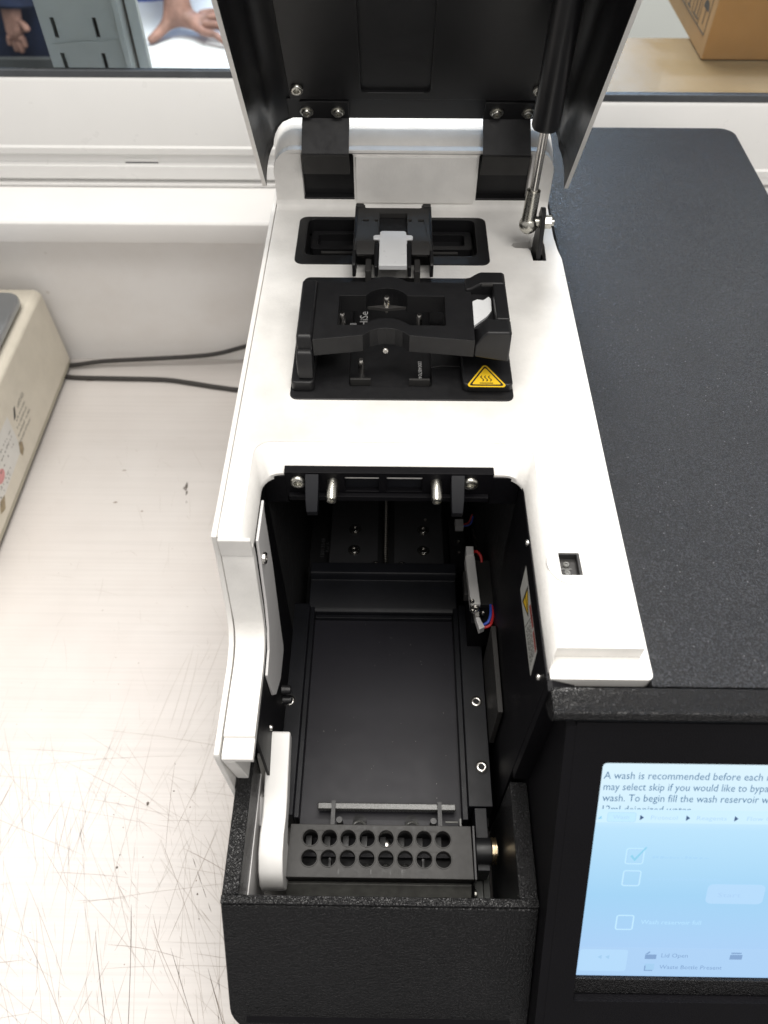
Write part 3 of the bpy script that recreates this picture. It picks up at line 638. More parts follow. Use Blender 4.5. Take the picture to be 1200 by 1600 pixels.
# lower flange at the right and front
MB().prism([(57.0, 119.6)]+arc(91.2, 121.6, 2, 270, 360, 3)+[(92.0, 366), (90, 372), (90, 408), (57, 408)], 'z', 244.5, 250.1, [[(61, 355), (61, 382), (84.5, 382), (84.5, 355)], [(62, 156), (62, 170), (74, 170), (74, 156)], [(57.5, 250), (57.5, 398), (57.6, 398), (57.6, 250)]]).build('deck_flange', 'white', decko, bevel=0.7)
for yy in (157, 135.5, 238.4, 345.4):
    MB().box(88.2, 90.36, yy-.2, yy+.2, 249.0, 257.04).build('seam', 'grey_sheet', decko)
# shallow dish round the power window, raised pad, specks of dirt
dish = MB().lathe((69, 163.6, 257.0), (0, 0, 1), [(9.4, 0.02), (9.1, .34), (8.6, .42)], 40)
n = 40; ringv = [(69+9.5*math.cos(2*math.pi*i/n), 163.6+9.5*math.sin(2*math.pi*i/n)) for i in range(n)]
MB().prism(ringv, 'z', 257.02, 257.9, [pwr]).build('power_surround', 'white', decko, bevel=0.5)
MB().prism(rrect(62.3, 73, 133.9, 149, .8, 3), 'z', 257.02, 257.6).build('button_frame', 'white', decko, bevel=0.3)
MB().prism(rrect(63.4, 71.9, 135, 147.6, .6, 3), 'z', 257.6, 258.3).build('button_pad', 'white_smooth', decko, bevel=0.35)
pw = MB().box(64.3, 72.35, 158.1, 168.15, 249.8, 254.6).build('power_switch', 'grey_black', decko, bevel=0.2)
MB().box(64.3, 72.2, 167.5, 168.12, 254.6, 257.7).build('switch_wall', 'grey_black', pw); MB().box(71.3, 72.1, 158.2, 167.4, 254.6, 257.7).build('switch_wall', 'grey_black', pw)
for yy in (164.6, 160.8): screw('tiny', (67.4, yy, 254.6), (0, 0, 1), pw)
MB().box(65.4, 69.4, 162.5, 162.8, 254.6, 254.9).build('switch_line', 'worn_grey', pw)
mb = MB()
for x, y, r in [(79.2, 131.4, .55), (77.3, 130.0, .45), (76.6, 132.8, .3), (75.6, 132.4, .25), (80, 131.0, .35), (74.7, 133.0, .22)]: blot(mb, x, y, r, r*.8, 257.06, 7)
mb.build('dirt_specks', 'ink_grey', decko, recalc=False)['kind'] = 'stuff'

# left arm of the deck that drops in an S to the lower level
so_curve = [(172.5, 243), (166.5, 213), (164.8, 205.5), (161.8, 200.2), (157, 196.6), (150, 195.0), (140, 195.0)]
so = [(176.5, 250.15), (174.28, 250.3), (174.24, 256.9), (173.2, 255.9), (172.9, 246.2), (173.3, 245.8)]+[(p.x, p.y) for p in spline([(a_, b_, 0) for a_, b_ in so_curve], 5)]+[(119, 195.0), (118.4, 193.6), (111.2, 193.4), (110.0, 192.4), (110.0, 190)]
si = [(177.5, 246), (177, 242), (171, 212), (168.6, 205), (165, 197), (159, 192.8), (150, 191), (116, 190)]
MB().prism(so+si[::-1], 'x', -67.3, -54.4).build('deck_arm', 'white', decko, bevel=0.7, smooth=40)
MB().prism([(110.0, 189.6), (116, 189.6), (126, 186), (126, 100), (122, 60), (116, 150)], 'x', -67.2, -62).build('arm_end', 'white', decko, bevel=0.5)
# white sheet inside the arm
MB().prism([(201, 247), (199.5, 246), (198.2, 243), (194.5, 209), (185, 164), (183.2, 152), (181.5, 149.5), (166, 149.5), (154, 158), (150, 166), (149, 188.5), (160, 191), (167, 199), (172, 212), (180, 247)], 'x', -54.3, -53.1).build('inner_sheet', 'white_sheet', decko, bevel=0.25)
screw('cap', (-53.1, 181, 233), (1, 0, 0), decko)

# riser at the back with the two hinge slots
rs = [(88.4, 254)]+arc(88.4-12, 290-12, 12, 0, 90, 6)+arc(-66.6+12, 290-12, 12, 90, 180, 6)+[(-66.6, 254)]
hl = rrect(-50.8, -22.2, 259.2, 288, 1.2, 3); hr = rrect(46.6, 75.2, 259.2, 288, 1.2, 3)
MB().prism(rs, 'y', 409.2, 415, [hl, hr]).build('riser', 'white', decko, bevel=1.6, seg=3)
cap = [[(x, y, z) for x, z in [(a, b+dz) if b > 270 else (a, b) for a, b in rs]] for y, dz in ((414.6, 0), (417, 2.0), (422, 4.0), (432, 5.6), (470, 4.5), (498, 0))]
MB().loft([[(p[0], p[1], p[2]) for p in l] for l in cap]).build('riser_cap', 'white', decko, bevel=0)
MB().prism([(-21.0, 260), (45.4, 260), (45.4, 287.2), (-21.0, 287.2)], 'y', 407.9, 409.6).build('riser_panel', 'white', decko, bevel=0.5)
MB().prism([(404.2, 256.8), (407, 257.4), (408.6, 258.8), (409.3, 261.5), (409.3, 256.8)], 'x', -66.8, 88.2).build('riser_fillet', 'white', decko, smooth=60)
for (a, b) in ((-50.9, -22.1), (46.5, 75.3)):
    hs = MB().box(a, b, 414.0, 414.4, 258, 289).build('hinge_pocket', 'black_plastic', decko)
    MB().box(a+.1, b-.1, 409.6, 414, 259.3, 262.4).build('pocket_floor', 'black_plastic', hs, bevel=0.4)

# --- rear recess with the manifold clamp
trm = lambda x0, x1, y0, y1, r: rrect(x0, x1, y0, y1, r, 4)
r1 = MB().prism(rrect(-52.6, 51.8, 353.2, 398, 4.6, 5), 'z', 249.5, 257.5, [rrect(-47.5, 45.5, 361, 395.5, 4, 4)]).build('clamp_recess', 'black_plastic', I, bevel=0.9)
MB().box(-48.5, 46.5, 360, 396.6, 243, 246.5).build('recess_floor', 'black_plastic', r1)
MB().prism(rrect(-46, 44, 376.5, 394, 2), 'z', 246.4, 251, [rrect(-42, 40, 380, 391, 2)]).build('recess_step', 'black_plastic', r1, bevel=0.4)
MB().box(-40, -22, 374, 375.6, 249, 250.4).build('recess_rib', 'grey_black', r1, bevel=0.3); MB().box(20, 36, 374, 375.6, 249, 250.4).build('recess_rib', 'grey_black', r1, bevel=0.3)
ck = MB()
zt = 270
ck.prism([(-20.2, 347), (-20.2, 389.5), (-15.4, 389.5), (-15.4, 387.2), (-14.6, 386.6), (14.6, 386.6), (15.4, 387.2), (15.4, 389.5), (20.2, 389.5), (20.2, 347), (10.8, 347), (10.8, 355.5), (7.4, 355.5), (7.4, 381.5), (-7.4, 381.5), (-7.4, 355.5), (-10.8, 355.5), (-10.8, 347)], 'z', zt-3.2, zt, [trm(-16.4, -13.2, 373.4, 375.2, .3), trm(13.2, 16.4, 373.4, 375.2, .3), trm(-9.8, -8.2, 373.4, 375.2, .3), trm(8.2, 9.8, 373.4, 375.2, .3)])
cko = ck.build('manifold_clamp', 'grey_black', I, bevel=0.45)
for s in (-1, 1):
    a, b = (10.2, 20.4) if s > 0 else (-20.4, -10.2)
    MB().box(a, b, 385.5, 391.5, 257.6, zt+1.6).build('hinge_knuckle', 'black_plastic', cko, bevel=0.8) if False else None
    MB().box(16.0*s if s > 0 else -20.4, 20.4 if s > 0 else -16.0, 387.0, 389.9, 266, zt+.8).build('hinge_knuckle', 'grey_black', cko, bevel=0.6)
    o1, o2 = (18.9, 20.6) if s > 0 else (-20.6, -18.9)
    i1, i2 = (7.6, 9.4) if s > 0 else (-9.4, -7.6)
    MB().prism([(335.5, 262), (335.5, 268.8), (337, 269.8), (388, 270.3), (388, 258.2), (345, 258.2)], 'x', o1, o2).build('side_cheek', 'black_plastic', cko, bevel=0.4)
    MB().prism([(335.5, 262), (335.5, 268), (342, 269.6), (353, 270.2), (353, 259), (345, 259)], 'x', i1, i2).build('inner_cheek', 'black_plastic', cko, bevel=0.4)
    xa, xb = (9.5, 18.8) if s > 0 else (-18.8, -9.5)
    MB().prism([(343.8, 269.6), (347.2, 271.2), (353.5, 271.4), (354.5, 270.2), (346, 267)], 'x', xa, xb).build('front_lip', 'grey_black', cko, bevel=0.4)
    MB().box(11.0 if s > 0 else -14.0, 14.0 if s > 0 else -11.0, 335, 345.5, 258.5, 266).build('latch_block', 'grey_black', cko, bevel=0.4)
wt_ = MB().prism([(-7.1, 333)]+[(7.1, 333), (7.1, 355.8), (10.2, 356), (10.4, 358.6), (9.6, 359.6), (7.0, 359.8), (6.8, 362.4), (6.0, 363.4), (-6.0, 363.4), (-6.8, 362.4), (-7.0, 359.8), (-9.6, 359.6), (-10.4, 358.6), (-10.2, 356), (-7.1, 355.8)], 'z', 267.8, 270.8)
wt_.build('white_tab', 'white_tab', cko, bevel=0.5)
MB().box(-12, 12, 357, 386, 263.5, 266.6).build('dark_window', 'black_dull', cko)

# --- heated flow-cell stage
st = MB().prism(rrect(-45.9, 55.1, 250.9, 341.3, 3.4, 4), 'z', 252.5, 257.6, [rrect(-19.5, 18.5, 258.5, 322, 3, 3)]).build('flow_cell_stage', 'black_plastic', I, bevel=0.8)
MB().box(-20, 19, 258, 322.5, 250.4, 254.6).build('stage_pocket', 'black_plastic', st)
MB().prism(rrect(32, 54.6, 256.4, 318, 2.2, 4), 'z', 257.4, 262).build('right_block', 'black_plastic', st, bevel=0.9, seg=3)
MB().prism(rrect(-45.2, -34.8, 255.6, 312, 2.2, 4), 'z', 257.4, 263).build('left_block', 'black_plastic', st, bevel=0.9, seg=3)
MB().prism([(18.2, 271.5), (23, 272.6), (31.8, 272.6), (31.8, 300), (18.2, 300)], 'z', 257.5, 258.4).build('stage_step', 'black_plastic', st, bevel=0.3)
for x0 in (-19, 8): MB().box(x0, x0+9.5, 262.8, 264.0, 254.6, 258.6).build('stage_rib', 'grey_black', st, bevel=0.3)
for p in ((-14.2, 272.5, 254.5), (-24.2, 302.5, 257.5), (13.2, 305.5, 254.5)): MB().lathe(p, (0, 0, 1), [(1.5, 0), (1.5, 6.6), (1.0, 7.6)], 14).build('locating_pin', 'steel', st)
MB().box(-20.6, -17.4, 299.8, 303.4, 257.7, 258.2).build('grey_square', 'ink_white', st)
text('HiSeq', 'printed_word', 'ink_white', st, (-12.2, 305.4, 254.75), (0, 1, 0), (-1, 0, 0), 14.5, 4.0)
text('10048704', 'printed_number', 'ink_white', st, (12.4, 279.5, 254.75), (0, -1, 0), (1, 0, 0), 11.5, 1.8)
# hazard triangle
hz0 = 262.06
def tri(cx, cy, r, z): return [(cx, cy+r), (cx-r*.98, cy-r*.62), (cx+r*.98, cy-r*.62)]
def rtri(cx, cy, r, cr):
    P = tri(cx, cy, r-cr, 0); out = []
    for (a, b), (s0_, s1_) in zip(P, ((30, 150), (150, 270), (270, 390))):
        out += arc(a, b, cr, s0_, s1_, 4)
    return out
for r, cr, m, dz, nm in ((8.6, 1.3, 'yellow', 0, 'hazard_label'), (7.6, .8, 'ink', .03, 'hazard_border'), (6.4, .5, 'yellow', .06, 'hazard_field')):
    mb = MB(); P = rtri(42.6, 260.6, r, cr); mb.add([(x, y, hz0+dz) for x, y in P], [tuple(range(len(P)))]); mb.build(nm, m, st, recalc=False)
mb = MB()
for k in (-1, 0, 1):
    pts = [(42.6+k*1.75+.55*math.sin(t*2*math.pi), 258.4+t*3.8) for t in [i/10 for i in range(11)]]
    mb.add([(x-.28, y, hz0+.09) for x, y in pts]+[(x+.28, y, hz0+.09) for x, y in pts], [(i, i+1, i+12, i+11) for i in range(10)])
mb.add([(39.6, 257.0, hz0+.09), (45.6, 257.0, hz0+.09), (45.6, 257.55, hz0+.09), (39.6, 257.55, hz0+.09)], [(0, 1, 2, 3)])
mb.build('hazard_symbol', 'ink', st, recalc=False)
# raised clamp frame
zb, zf = 272.8, 281.8
arc_back = [(-2.6+13*math.sin(math.radians(a)), 295.0+13*math.cos(math.radians(a))) for a in (47, 36, 24, 12, 0, -12, -24, -36, -47)]
arc_front = [(-2.6+13*math.sin(math.radians(a)), 257.6+13*math.cos(math.radians(a))) for a in (-52, -34, -17, 0, 17, 34, 52)]
fo = [(-34.6, 262.4)]+[(p[0], max(262.4, p[1])) for p in arc_front]+[(36, 262.4), (36, 303.6)]+arc_back+[(-34.6, 303.6)]
fr = MB().prism(fo, 'z', zb, zf, [[(-24.2, 272.6)]+[(-2.6+13.5*math.sin(math.radians(a)), 264+13.5*math.cos(math.radians(a))) for a in (-50, -38, -25, -12, 0, 12, 25, 38, 50)]+[(23.8, 272.6), (23.8, 293.4)]+[(-2.6+10.7*math.sin(math.radians(a)), 288.5+10.7*math.cos(math.radians(a))) for a in (62, 45, 30, 15, 0, -15, -30, -45, -62)]+[(-24.2, 293.4)]])
fro = fr.build('clamp_frame', 'black_plastic', I, bevel=0.5)
MB().prism([(262.0, zb-.3), (262.0, 280), (263.6, 283), (302, 283.6), (304.6, 282), (304.6, zb-.3)], 'x', -41.8, -34.7).build('hinge_block', 'black_plastic', fro, bevel=1.3, seg=3)
MB().prism([(257.5, 263.1), (257.5, 272), (260, 276.5), (264.5, 277), (268, 263.1)], 'x', -42.0, -34.9).build('hinge_foot', 'black_plastic', fro, bevel=1.0, seg=3)
hb = [(36.2, 262.6), (53.9, 262.6), (53.9, 310), (36.2, 306)]
MB().prism([(36.2, zb), (36.2, 279), (39.0, 284.4), (40.8, 286.4), (50.7, 286.4), (51.5, 285.4), (51.9, zb-3)], 'y', 262.3, 272).build('grip_front', 'black_plastic', fro, bevel=1.0, seg=3)
MB().prism([(33.5, zb), (33.5, 283), (36.0, 283.5), (39.2, 285.8), (40.8, 286.4), (50.7, 286.4), (51.5, 285.4), (51.9, zb-3)], 'y', 297, 306).build('grip_back', 'black_plastic', fro, bevel=1.0, seg=3)
MB().box(45.6, 51.45, 272, 297, zb-3, 286.2).build('grip_side', 'black_plastic', fro, bevel=0.8)
MB().prism([(36.2, 273), (42.2, 279.5), (44.6, 283.5), (44.9, 292), (44.0, 293.6), (41.4, 291), (38.6, 291.6), (36.4, 290)], 'z', 280.4, 281.6).build('white_insert', 'white_tab', fro)
MB().box(36.1, 45.5, 272.1, 296.9, 272, 280.4).build('grip_floor', 'black_plastic', fro)
MB().box(40.4, 45.6, 295.6, 296.9, 285.6, 286.6).build('grip_edge', 'grey_black', fro, bevel=0.2)
MB().lathe((-2.6, 291.5, 275), (0, 0, 1), [(1.5, 0), (1.5, 7), (1.0, 7.8)], 14).build('locating_pin', 'steel', fro)
MB().prism([(-11.5+9*0, 291.2), (-2.6, 289.6), (6.4, 291.2), (-2.6, 292.8)], 'z', 276, 277.4).build('spring_leaf', 'grey_black', fro)
screw('small', (-2.8, 262.2, 276.5), (0, -1, .1), fro)
MB().box(-34.6, 36, 267.6, 302, 266.6, 269.4).build('frame_underside', 'black_plastic', fro) if False else None

# --- strut bracket
br = MB().prism([(359.5, 244), (359.5, 262), (363, 276), (365.2, 280.2), (368, 281.6), (371, 280.4), (373, 276), (376.5, 258), (376.5, 244)], 'x', 76.6, 78.9).build('strut_bracket', 'black_plastic', I, bevel=0.4)
MB().box(61.5, 84, 356, 381.5, 243, 244).build('bracket_base', 'black_dull', br)
MB().cyl((72, 368.5, 273.3), (76.6, 368.5, 273.3), 1.6, None, 14).build('ball_stud', 'zinc', br); MB().cyl((74.2, 368.5, 273.3), (76.4, 368.5, 273.3), 2.9, None, 18).build('stud_collar', 'zinc', br)
MB().cyl((78.9, 368.5, 273.3), (82.9, 368.5, 273.3), 3.5, None, 6).build('hex_nut', 'zinc', br, bevel=0.3); MB().cyl((82.9, 368.5, 273.3), (84.3, 368.5, 273.3), 2.0, None, 14).build('stud_end', 'zinc', br, bevel=0.2)
# gas strut
P0 = Vector((70.8, 368.3, 272)); P1 = Vector((74.6, 376.5, 400))
d = (P1-P0).normalized()
gs = MB().lathe(P0+d*48.5, d, [(2.6, 0), (6.0, .3), (6.7, 1.6), (6.7, 84)], 26).build('gas_strut', 'black_liner', I)
MB().cyl(P0+d*18, P0+d*49, 2.15, None, 18).build('piston_rod', 'steel', gs)
MB().lathe(P0+d*3, d, [(3.7, 0), (3.6, 8), (3.5, 15.4), (2.6, 15.6)], 20).build('end_fitting', 'zinc', gs)
mb = MB(); sp = [(4.9*math.sin(math.pi*i/12)+.01, -4.9*math.cos(math.pi*i/12)) for i in range(13)]; mb.lathe(P0+Vector((.3, 0, 0)), (0, 0, 1), sp, 22); mb.build('ball_socket', 'zinc', gs)

# --- lid, leaning back towards the front on its hinges
LD = Vector((0, -.4706, .8823)); LN = Vector((0, .8823, .4706)); L0 = Vector((0, 402.5, 272.8))
def lp(x, s, n): p = L0+LD*s+LN*n; return (x, p.y, p.z)
LX0, LX1, LEN, DEP = -72.6, 96.4, 262, 34.6
LS = 15.0   # where the back of the lid shell begins above the wing tips
def nmax(s): return DEP*min(1, max(0, s/40))**0.62
def lid_section(s, inset, dep, nn):
    a, b = LX0+inset, LX1-inset; D = dep; r = 13.0; tp = 4.5
    left = [(a, 0.0), (a+.5, D*.25), (a+tp*.5, (D-r)*.8)]+[(a+tp+r-r*math.cos(t), D-r+r*math.sin(t)) for t in [math.pi/2*i/6 for i in range(7)]]
    right = [(b-(x-a), n) for x, n in left][::-1]
    return left+right
SS = [LS+i*(LEN-LS)/12 for i in range(13)]
inner = [[lp(x, s, n) for x, n in lid_section(s, 2.2, DEP-2.5, 0)] for s in SS]
outerl = [[lp(x, s, n) for x, n in lid_section(s, 0.0, DEP+1.5, 0)] for s in SS]
shell = MB().loft(outerl, closed=False); 
nS = len(outerl[0])
# wings that taper to the tips below s = 40
def wing(side):
    W_o, W_i = [], []
    for k in range(13):
        s = LS*k/12
        so_ = lid_section(s, 0, DEP+1.5, 0)[:10]; si_ = lid_section(s, 2.2, DEP-2.5, 0)[:10]
        def clip(sec, lim):
            out = []
            for i, (x, n) in enumerate(sec):
                out.append((x, n))
            tot = sec[-1][1]; res = []
            for i, (x, n) in enumerate(sec):
                t = n/tot; nn = t*lim*tot
                # x at depth nn on the full section
                xx = sec[-1][0]
                for (xa, na), (xb, nb) in zip(sec, sec[1:]):
                    if na <= nn <= nb: xx = xa+(xb-xa)*((nn-na)/(nb-na) if nb > na else 0); break
                res.append((xx, nn))
            return res
        lim = (k/12)**.95 if k else .02
        a = clip(so_, lim); b = clip(si_, lim)
        if side: a = [(LX0+LX1-x, n) for x, n in a]; b = [(LX0+LX1-x, n) for x, n in b]
        W_o.append([lp(x, s, n) for x, n in a]); W_i.append([lp(x, s, n) for x, n in b])
    return W_o, W_i
lido = shell.build('lid', 'white', I, smooth=50)
inn = MB().loft(inner, closed=False).build('lid_liner', 'black_liner', lido, smooth=50)
for side in (0, 1):
    wo, wi = wing(side)
    MB().loft(wo, closed=False).build('lid_wing', 'white', lido, smooth=60)
    m_ = MB().loft(wi, closed=False); m_.loft([[r[-1] for r in wo], [r[-1] for r in wi]], closed=False); m_.build('wing_liner', 'black_liner', lido, smooth=60)
    e = nS-1 if side else 0; rim = MB()
    rim.loft([[r[0] for r in wo]+[outerl[j][e] for j in range(1, 13)], [r[0] for r in wi]+[inner[j][e] for j in range(1, 13)]], closed=False); rim.loft([wo[0], wi[0]], closed=False)
    rim.build('lid_rim', 'white', lido, smooth=60)

# lower edge of the lid shell between the wings
MB().loft([outerl[0][9:-9], inner[0][9:-9]], closed=False).build('lid_lower_edge', 'black_liner', lido)
MB().loft([outerl[-1], inner[-1]], closed=False).build('lid_front_edge', 'white', lido)
def lmap(p, a): return lp(p[0], p[1], a)
ND = DEP-2.5
# flange and cover plate screwed into the lid
cp = MB().prism_map([(-54.5, 31), (78.5, 31), (78.5, 250), (-54.5, 250)], lmap, ND-2.2, ND-.1, [rrect(-17.2, 18.2, 36, 235, 3, 4)]).build('cover_plate', 'black_liner', lido, bevel=0.4)
MB().prism_map(rrect(-18, 19, 35, 236, 2, 3), lmap, ND-.5, ND-.15).build('plate_recess', 'black_plastic', cp)
MB().prism_map([(-56.5, 15.6), (80.5, 15.6), (80.5, 30.4), (-56.5, 30.4)], lmap, ND-1.5, ND-.12).build('hinge_flange', 'black_liner', lido, bevel=0.3)
for x in (-50, 73.6): screw('cap2', lp(x, 39, ND-2.4), -LN, lido)
for x0, xs in ((-49.6, (-46.6, -30.0)), (46.4, (54.2, 71.0))):
    a, b = (x0, x0+25.4) if x0 < 0 else (47.6, 73.2)
    hp = MB().prism_map([(a, 16.5), (b, 16.5), (b, 30), (a, 30)], lmap, ND-2.9, ND-1.6).build('hinge_strap', 'black_plastic', lido, bevel=0.2)
    q0 = Vector(lp(0, 16.5, ND-2.9)); q1 = Vector((0, 403.4, 290.5)); q2 = Vector((0, 408.0, 278)); q3 = Vector((0, 412.5, 262))
    for (u, v_, nm, mt) in ((q0, q1, 'strap_web', 'grey_strap'), (q1, q2, 'strap_foot', 'grey_black')):
        t = Vector((0, -(v_-u).z, (v_-u).y)).normalized()*1.0
        MB().loft([[(a, u.y, u.z), (b, u.y, u.z), (b, u.y-t.y, u.z-t.z), (a, u.y-t.y, u.z-t.z)], [(a, v_.y, v_.z), (b, v_.y, v_.z), (b, v_.y-t.y, v_.z-t.z), (a, v_.y-t.y, v_.z-t.z)]]).build(nm, mt, hp)
    for x in xs: screw('nut', lp(x, 22.8, ND-3.0), -LN, hp, 'hinge_nut')

# ================================================================== INSIDE THE BAY
bay = MB().box(55.7, 57.4, 119.5, 214, 60, 249).build('bay_lining', 'black_bezel', I, bevel=0.4)
MB().box(-56, -54.7, 182, 214, 60, 249.2).build('bay_wall', 'black_bezel', bay, bevel=0.4)
MB().box(-56, -54.7, 121, 182, 60, 186).build('bay_wall', 'black_bezel', bay)
MB().box(-56, 57, 345, 349, 60, 248).build('bay_wall', 'black_dull', bay)
MB().box(-56, 57, 214.5, 345, 246, 249).build('bay_ceiling', 'black_dull', bay)
MB().box(-56.5, -54.9, 214.2, 345, 60, 248).build('bay_wall', 'black_dull', bay); MB().box(55.9, 57.5, 214.2, 345, 60, 248).build('bay_wall', 'black_dull', bay)
MB().box(-54.5, 55.5, 120.5, 345, 62.5, 66).build('bay_floor', 'black_dull', bay)
MB().box(-54.4, -45.2, 212.2, 214.4, 232, 249.2).build('bay_back_corner', 'black_bezel', bay); MB().box(43.8, 55.4, 212.2, 214.4, 232, 249.2).build('bay_back_corner', 'black_bezel', bay)
# back bar
bb = MB().prism([(-45.2, 236.5), (43.8, 236.5), (43.8, 252.6), (-45.2, 252.6)], 'y', 211.6, 215.6, [[(-19.6, 240.5), (-5, 240.5), (-5, 249.8), (-19.6, 249.8)], [(-1.6, 240.5), (13.6, 240.5), (13.6, 249.8), (-1.6, 249.8)]]).build('back_bar', 'black_bezel', I, bevel=0.2)
MB().box(-24, 19, 214.2, 215.0, 239, 251).build('bar_recess', 'black_anod', bb)
MB().box(-44, 42.5, 209.2, 211.5, 236.8, 239.6).build('bar_ledge', 'black_bezel', bb, bevel=0.15)
for x in (-24.8, 19.6): MB().lathe((x, 212, 247), (0, -1, -.05), [(2.35, 0), (2.35, 9.4), (1.9, 10.2), (1.9, 10.8), (.9, 11), (.8, 10.4), (.05, 10.3)], 20).build('steel_pin', 'zinc', bb)
for x in (-39.6, 34.2): screw('cap2', (x, 211.5, 247.2), (0, -1, 0), bb)
for x in (-33.4, 28.6):
    MB().loft([[(x-2.9, 211.4, 252), (x+2.9, 211.4, 252), (x+2.9, 211.4, 245), (x-2.9, 211.4, 245)], [(x-2.7, 203, 245), (x+2.7, 203, 245), (x+2.7, 204.5, 240), (x-2.7, 204.5, 240)], [(x-2.3, 199.5, 241), (x+2.3, 199.5, 241), (x+2.3, 201.5, 236), (x-2.3, 201.5, 236)]]).build('guide_finger', 'black_anod', bb, bevel=0.3)
# linear stage below
ls = MB().box(-40, 35.5, 262, 344, 74, 80).build('linear_stage', 'stage_grey', I, bevel=0.5)
MB().box(-8, 3, 262, 344, 80.1, 80.7).build('stage_channel', 'black_dull', ls)
mb = MB(); n = 46
for i in range(n): mb.cyl((-2.6, 262+i*1.78, 84), (-2.6, 262+i*1.78+1.1, 84), 1.9, 1.9, 12); mb.cyl((-2.6, 262+i*1.78+1.1, 84), (-2.6, 262+(i+1)*1.78, 84), 1.45, 1.45, 10)
mb.build('lead_screw', 'steel', ls)
for x in (-23.7, 22.3):
    for y in (308.8, 291.9):
        MB().lathe((x, y, 80), (0, 0, 1), [(4.0, 0), (4.0, .5), (3.3, .5), (3.0, .15)], 22).build('counterbore_ring', 'steel', ls); screw('big', (x, y, 80), (0, 0, 1), ls)
screw('small', (24, 317.5, 80), (0, 0, 1), ls)
for x in (-9, 8): screw('cap', (x, 280, 80), (0, 0, 1), ls)
text('15013548', 'printed_number', 'ink_dim', ls, (-43.4, 286, 80.4), (0, 1, 0), (-1, 0, 0), 15, 2.4); text('Rev A', 'printed_number', 'ink_dim', ls, (-40.4, 290, 80.4), (0, 1, 0), (-1, 0, 0), 8, 2.0)
pc = MB().box(43, 48.5, 302.5, 309, 88, 93).build('plug_connector', 'white_sheet', ls, bevel=0.3)
MB().tube(spline([(48, 305, 90), (53, 305.5, 92), (55, 310, 95)]), .45, 6).build('wire', 'wire_blue', pc); MB().tube(spline([(48, 306.5, 90), (52, 307, 92), (54.4, 311, 96)]), .45, 6).build('wire', 'wire_red', pc)
MB().tube(spline([(47, 309, 91), (49, 316, 94), (47.5, 326, 98), (48, 336, 104)]), .35, 6).build('wire', 'wire_black', pc)
MB().tube(spline([(54, 304, 90), (57, 296, 92), (55, 288, 94), (58, 280, 96), (56, 272, 98)]), .35, 6).build('wire', 'ink_grey', pc); MB().tube(spline([(56, 304, 91), (54.5, 296, 93), (57.5, 288, 95), (55.4, 280, 96), (58, 272, 98)]), .35, 6).build('wire', 'ink_grey', pc)
for y in (299, 290): screw('small', (45.6, y, 80.5), (0, 0, 1), ls)
MB().box(40, 50, 275, 318, 74, 80.4).build('stage_side_block', 'black_dull', ls)

# carriage (plate tray)
cr = MB().box(-43.7, 37.4, 96, 229.2, 94, 100).build('plate_tray', 'black_floor', I)
MB().box(-58.2, -46.2, 112, 232, 92, 111.5).build('tray_rail', 'black_anod', cr, bevel=0.5); MB().box(40.2, 52.2, 117.2, 232, 92, 111.5).build('tray_rail', 'black_anod', cr, bevel=0.5)
MB().box(-46.2, -43.6, 112, 232, 92, 107.5).build('rail_ledge', 'black_anod', cr, bevel=0.4); MB().box(37.3, 40.2, 112, 232, 92, 107.5).build('rail_ledge', 'black_anod', cr, bevel=0.4)
MB().prism([(229.4, 90), (229.4, 106), (232, 107.5), (250.5, 108.2), (251, 113.5), (251.8, 114.5), (259, 114.5), (259, 90)], 'x', -47.4, 39.8).build('tray_rear_bar', 'black_anod', cr, bevel=0.5)
MB().box(-43.4, 37, 227.0, 229.3, 100.1, 103.5).build('tray_rear_step', 'black_anod', cr, bevel=0.4)
MB().box(43, 49, 88, 117, 92, 110.5).build('front_block', 'black_anod', cr, bevel=0.4)
MB().box(-62, -58.4, 150, 168, 84, 100).build('side_plate', 'black_anod', cr)
for p in ((-53, 171.6, 111.4), (47.2, 172.2, 111.4), (47.8, 137, 111.4)):
    MB().lathe(p, (0, 0, 1), [(3.7, 0), (3.7, .35), (3.1, .35)], 24).build('screw_recess', 'black_dull', cr); screw('big', (p[0], p[1], p[2]-.6), (0, 0, 1), cr)
# left side: black standoffs on the sheet
for (y, z) in ((160, 150), (158, 143)): MB().cyl((-52.1, y, z), (-47.5, y, z), 2.4, 2.0, 16).build('black_stud', 'black_plastic', cr, bevel=0.3)
screw('small', (-52.1, 132, 172), (1, 0, 0), cr)
MB().prism([(120, 92), (168, 92), (150, 128), (138, 128)], 'x', -58.6, -56.6).build('gusset', 'black_plastic', cr)
# right thin fin
MB().box(52.6, 55.2, 150, 197, 110, 149.8).build('right_fin', 'grey_black', cr, bevel=0.4)

mb = MB()
for i in range(30):
    x, y = random.uniform(-42, 36), random.uniform(121, 226); r = random.uniform(.08, .2)
    mb.add([(x+r*random.uniform(.6, 1.3)*math.cos(t), y+r*math.sin(t), 100.06) for t in [2*math.pi*k/6 for k in range(6)]], [tuple(range(6))])
mb.build('dust_flecks', 'grey_sheet', cr, recalc=False)['kind'] = 'stuff'
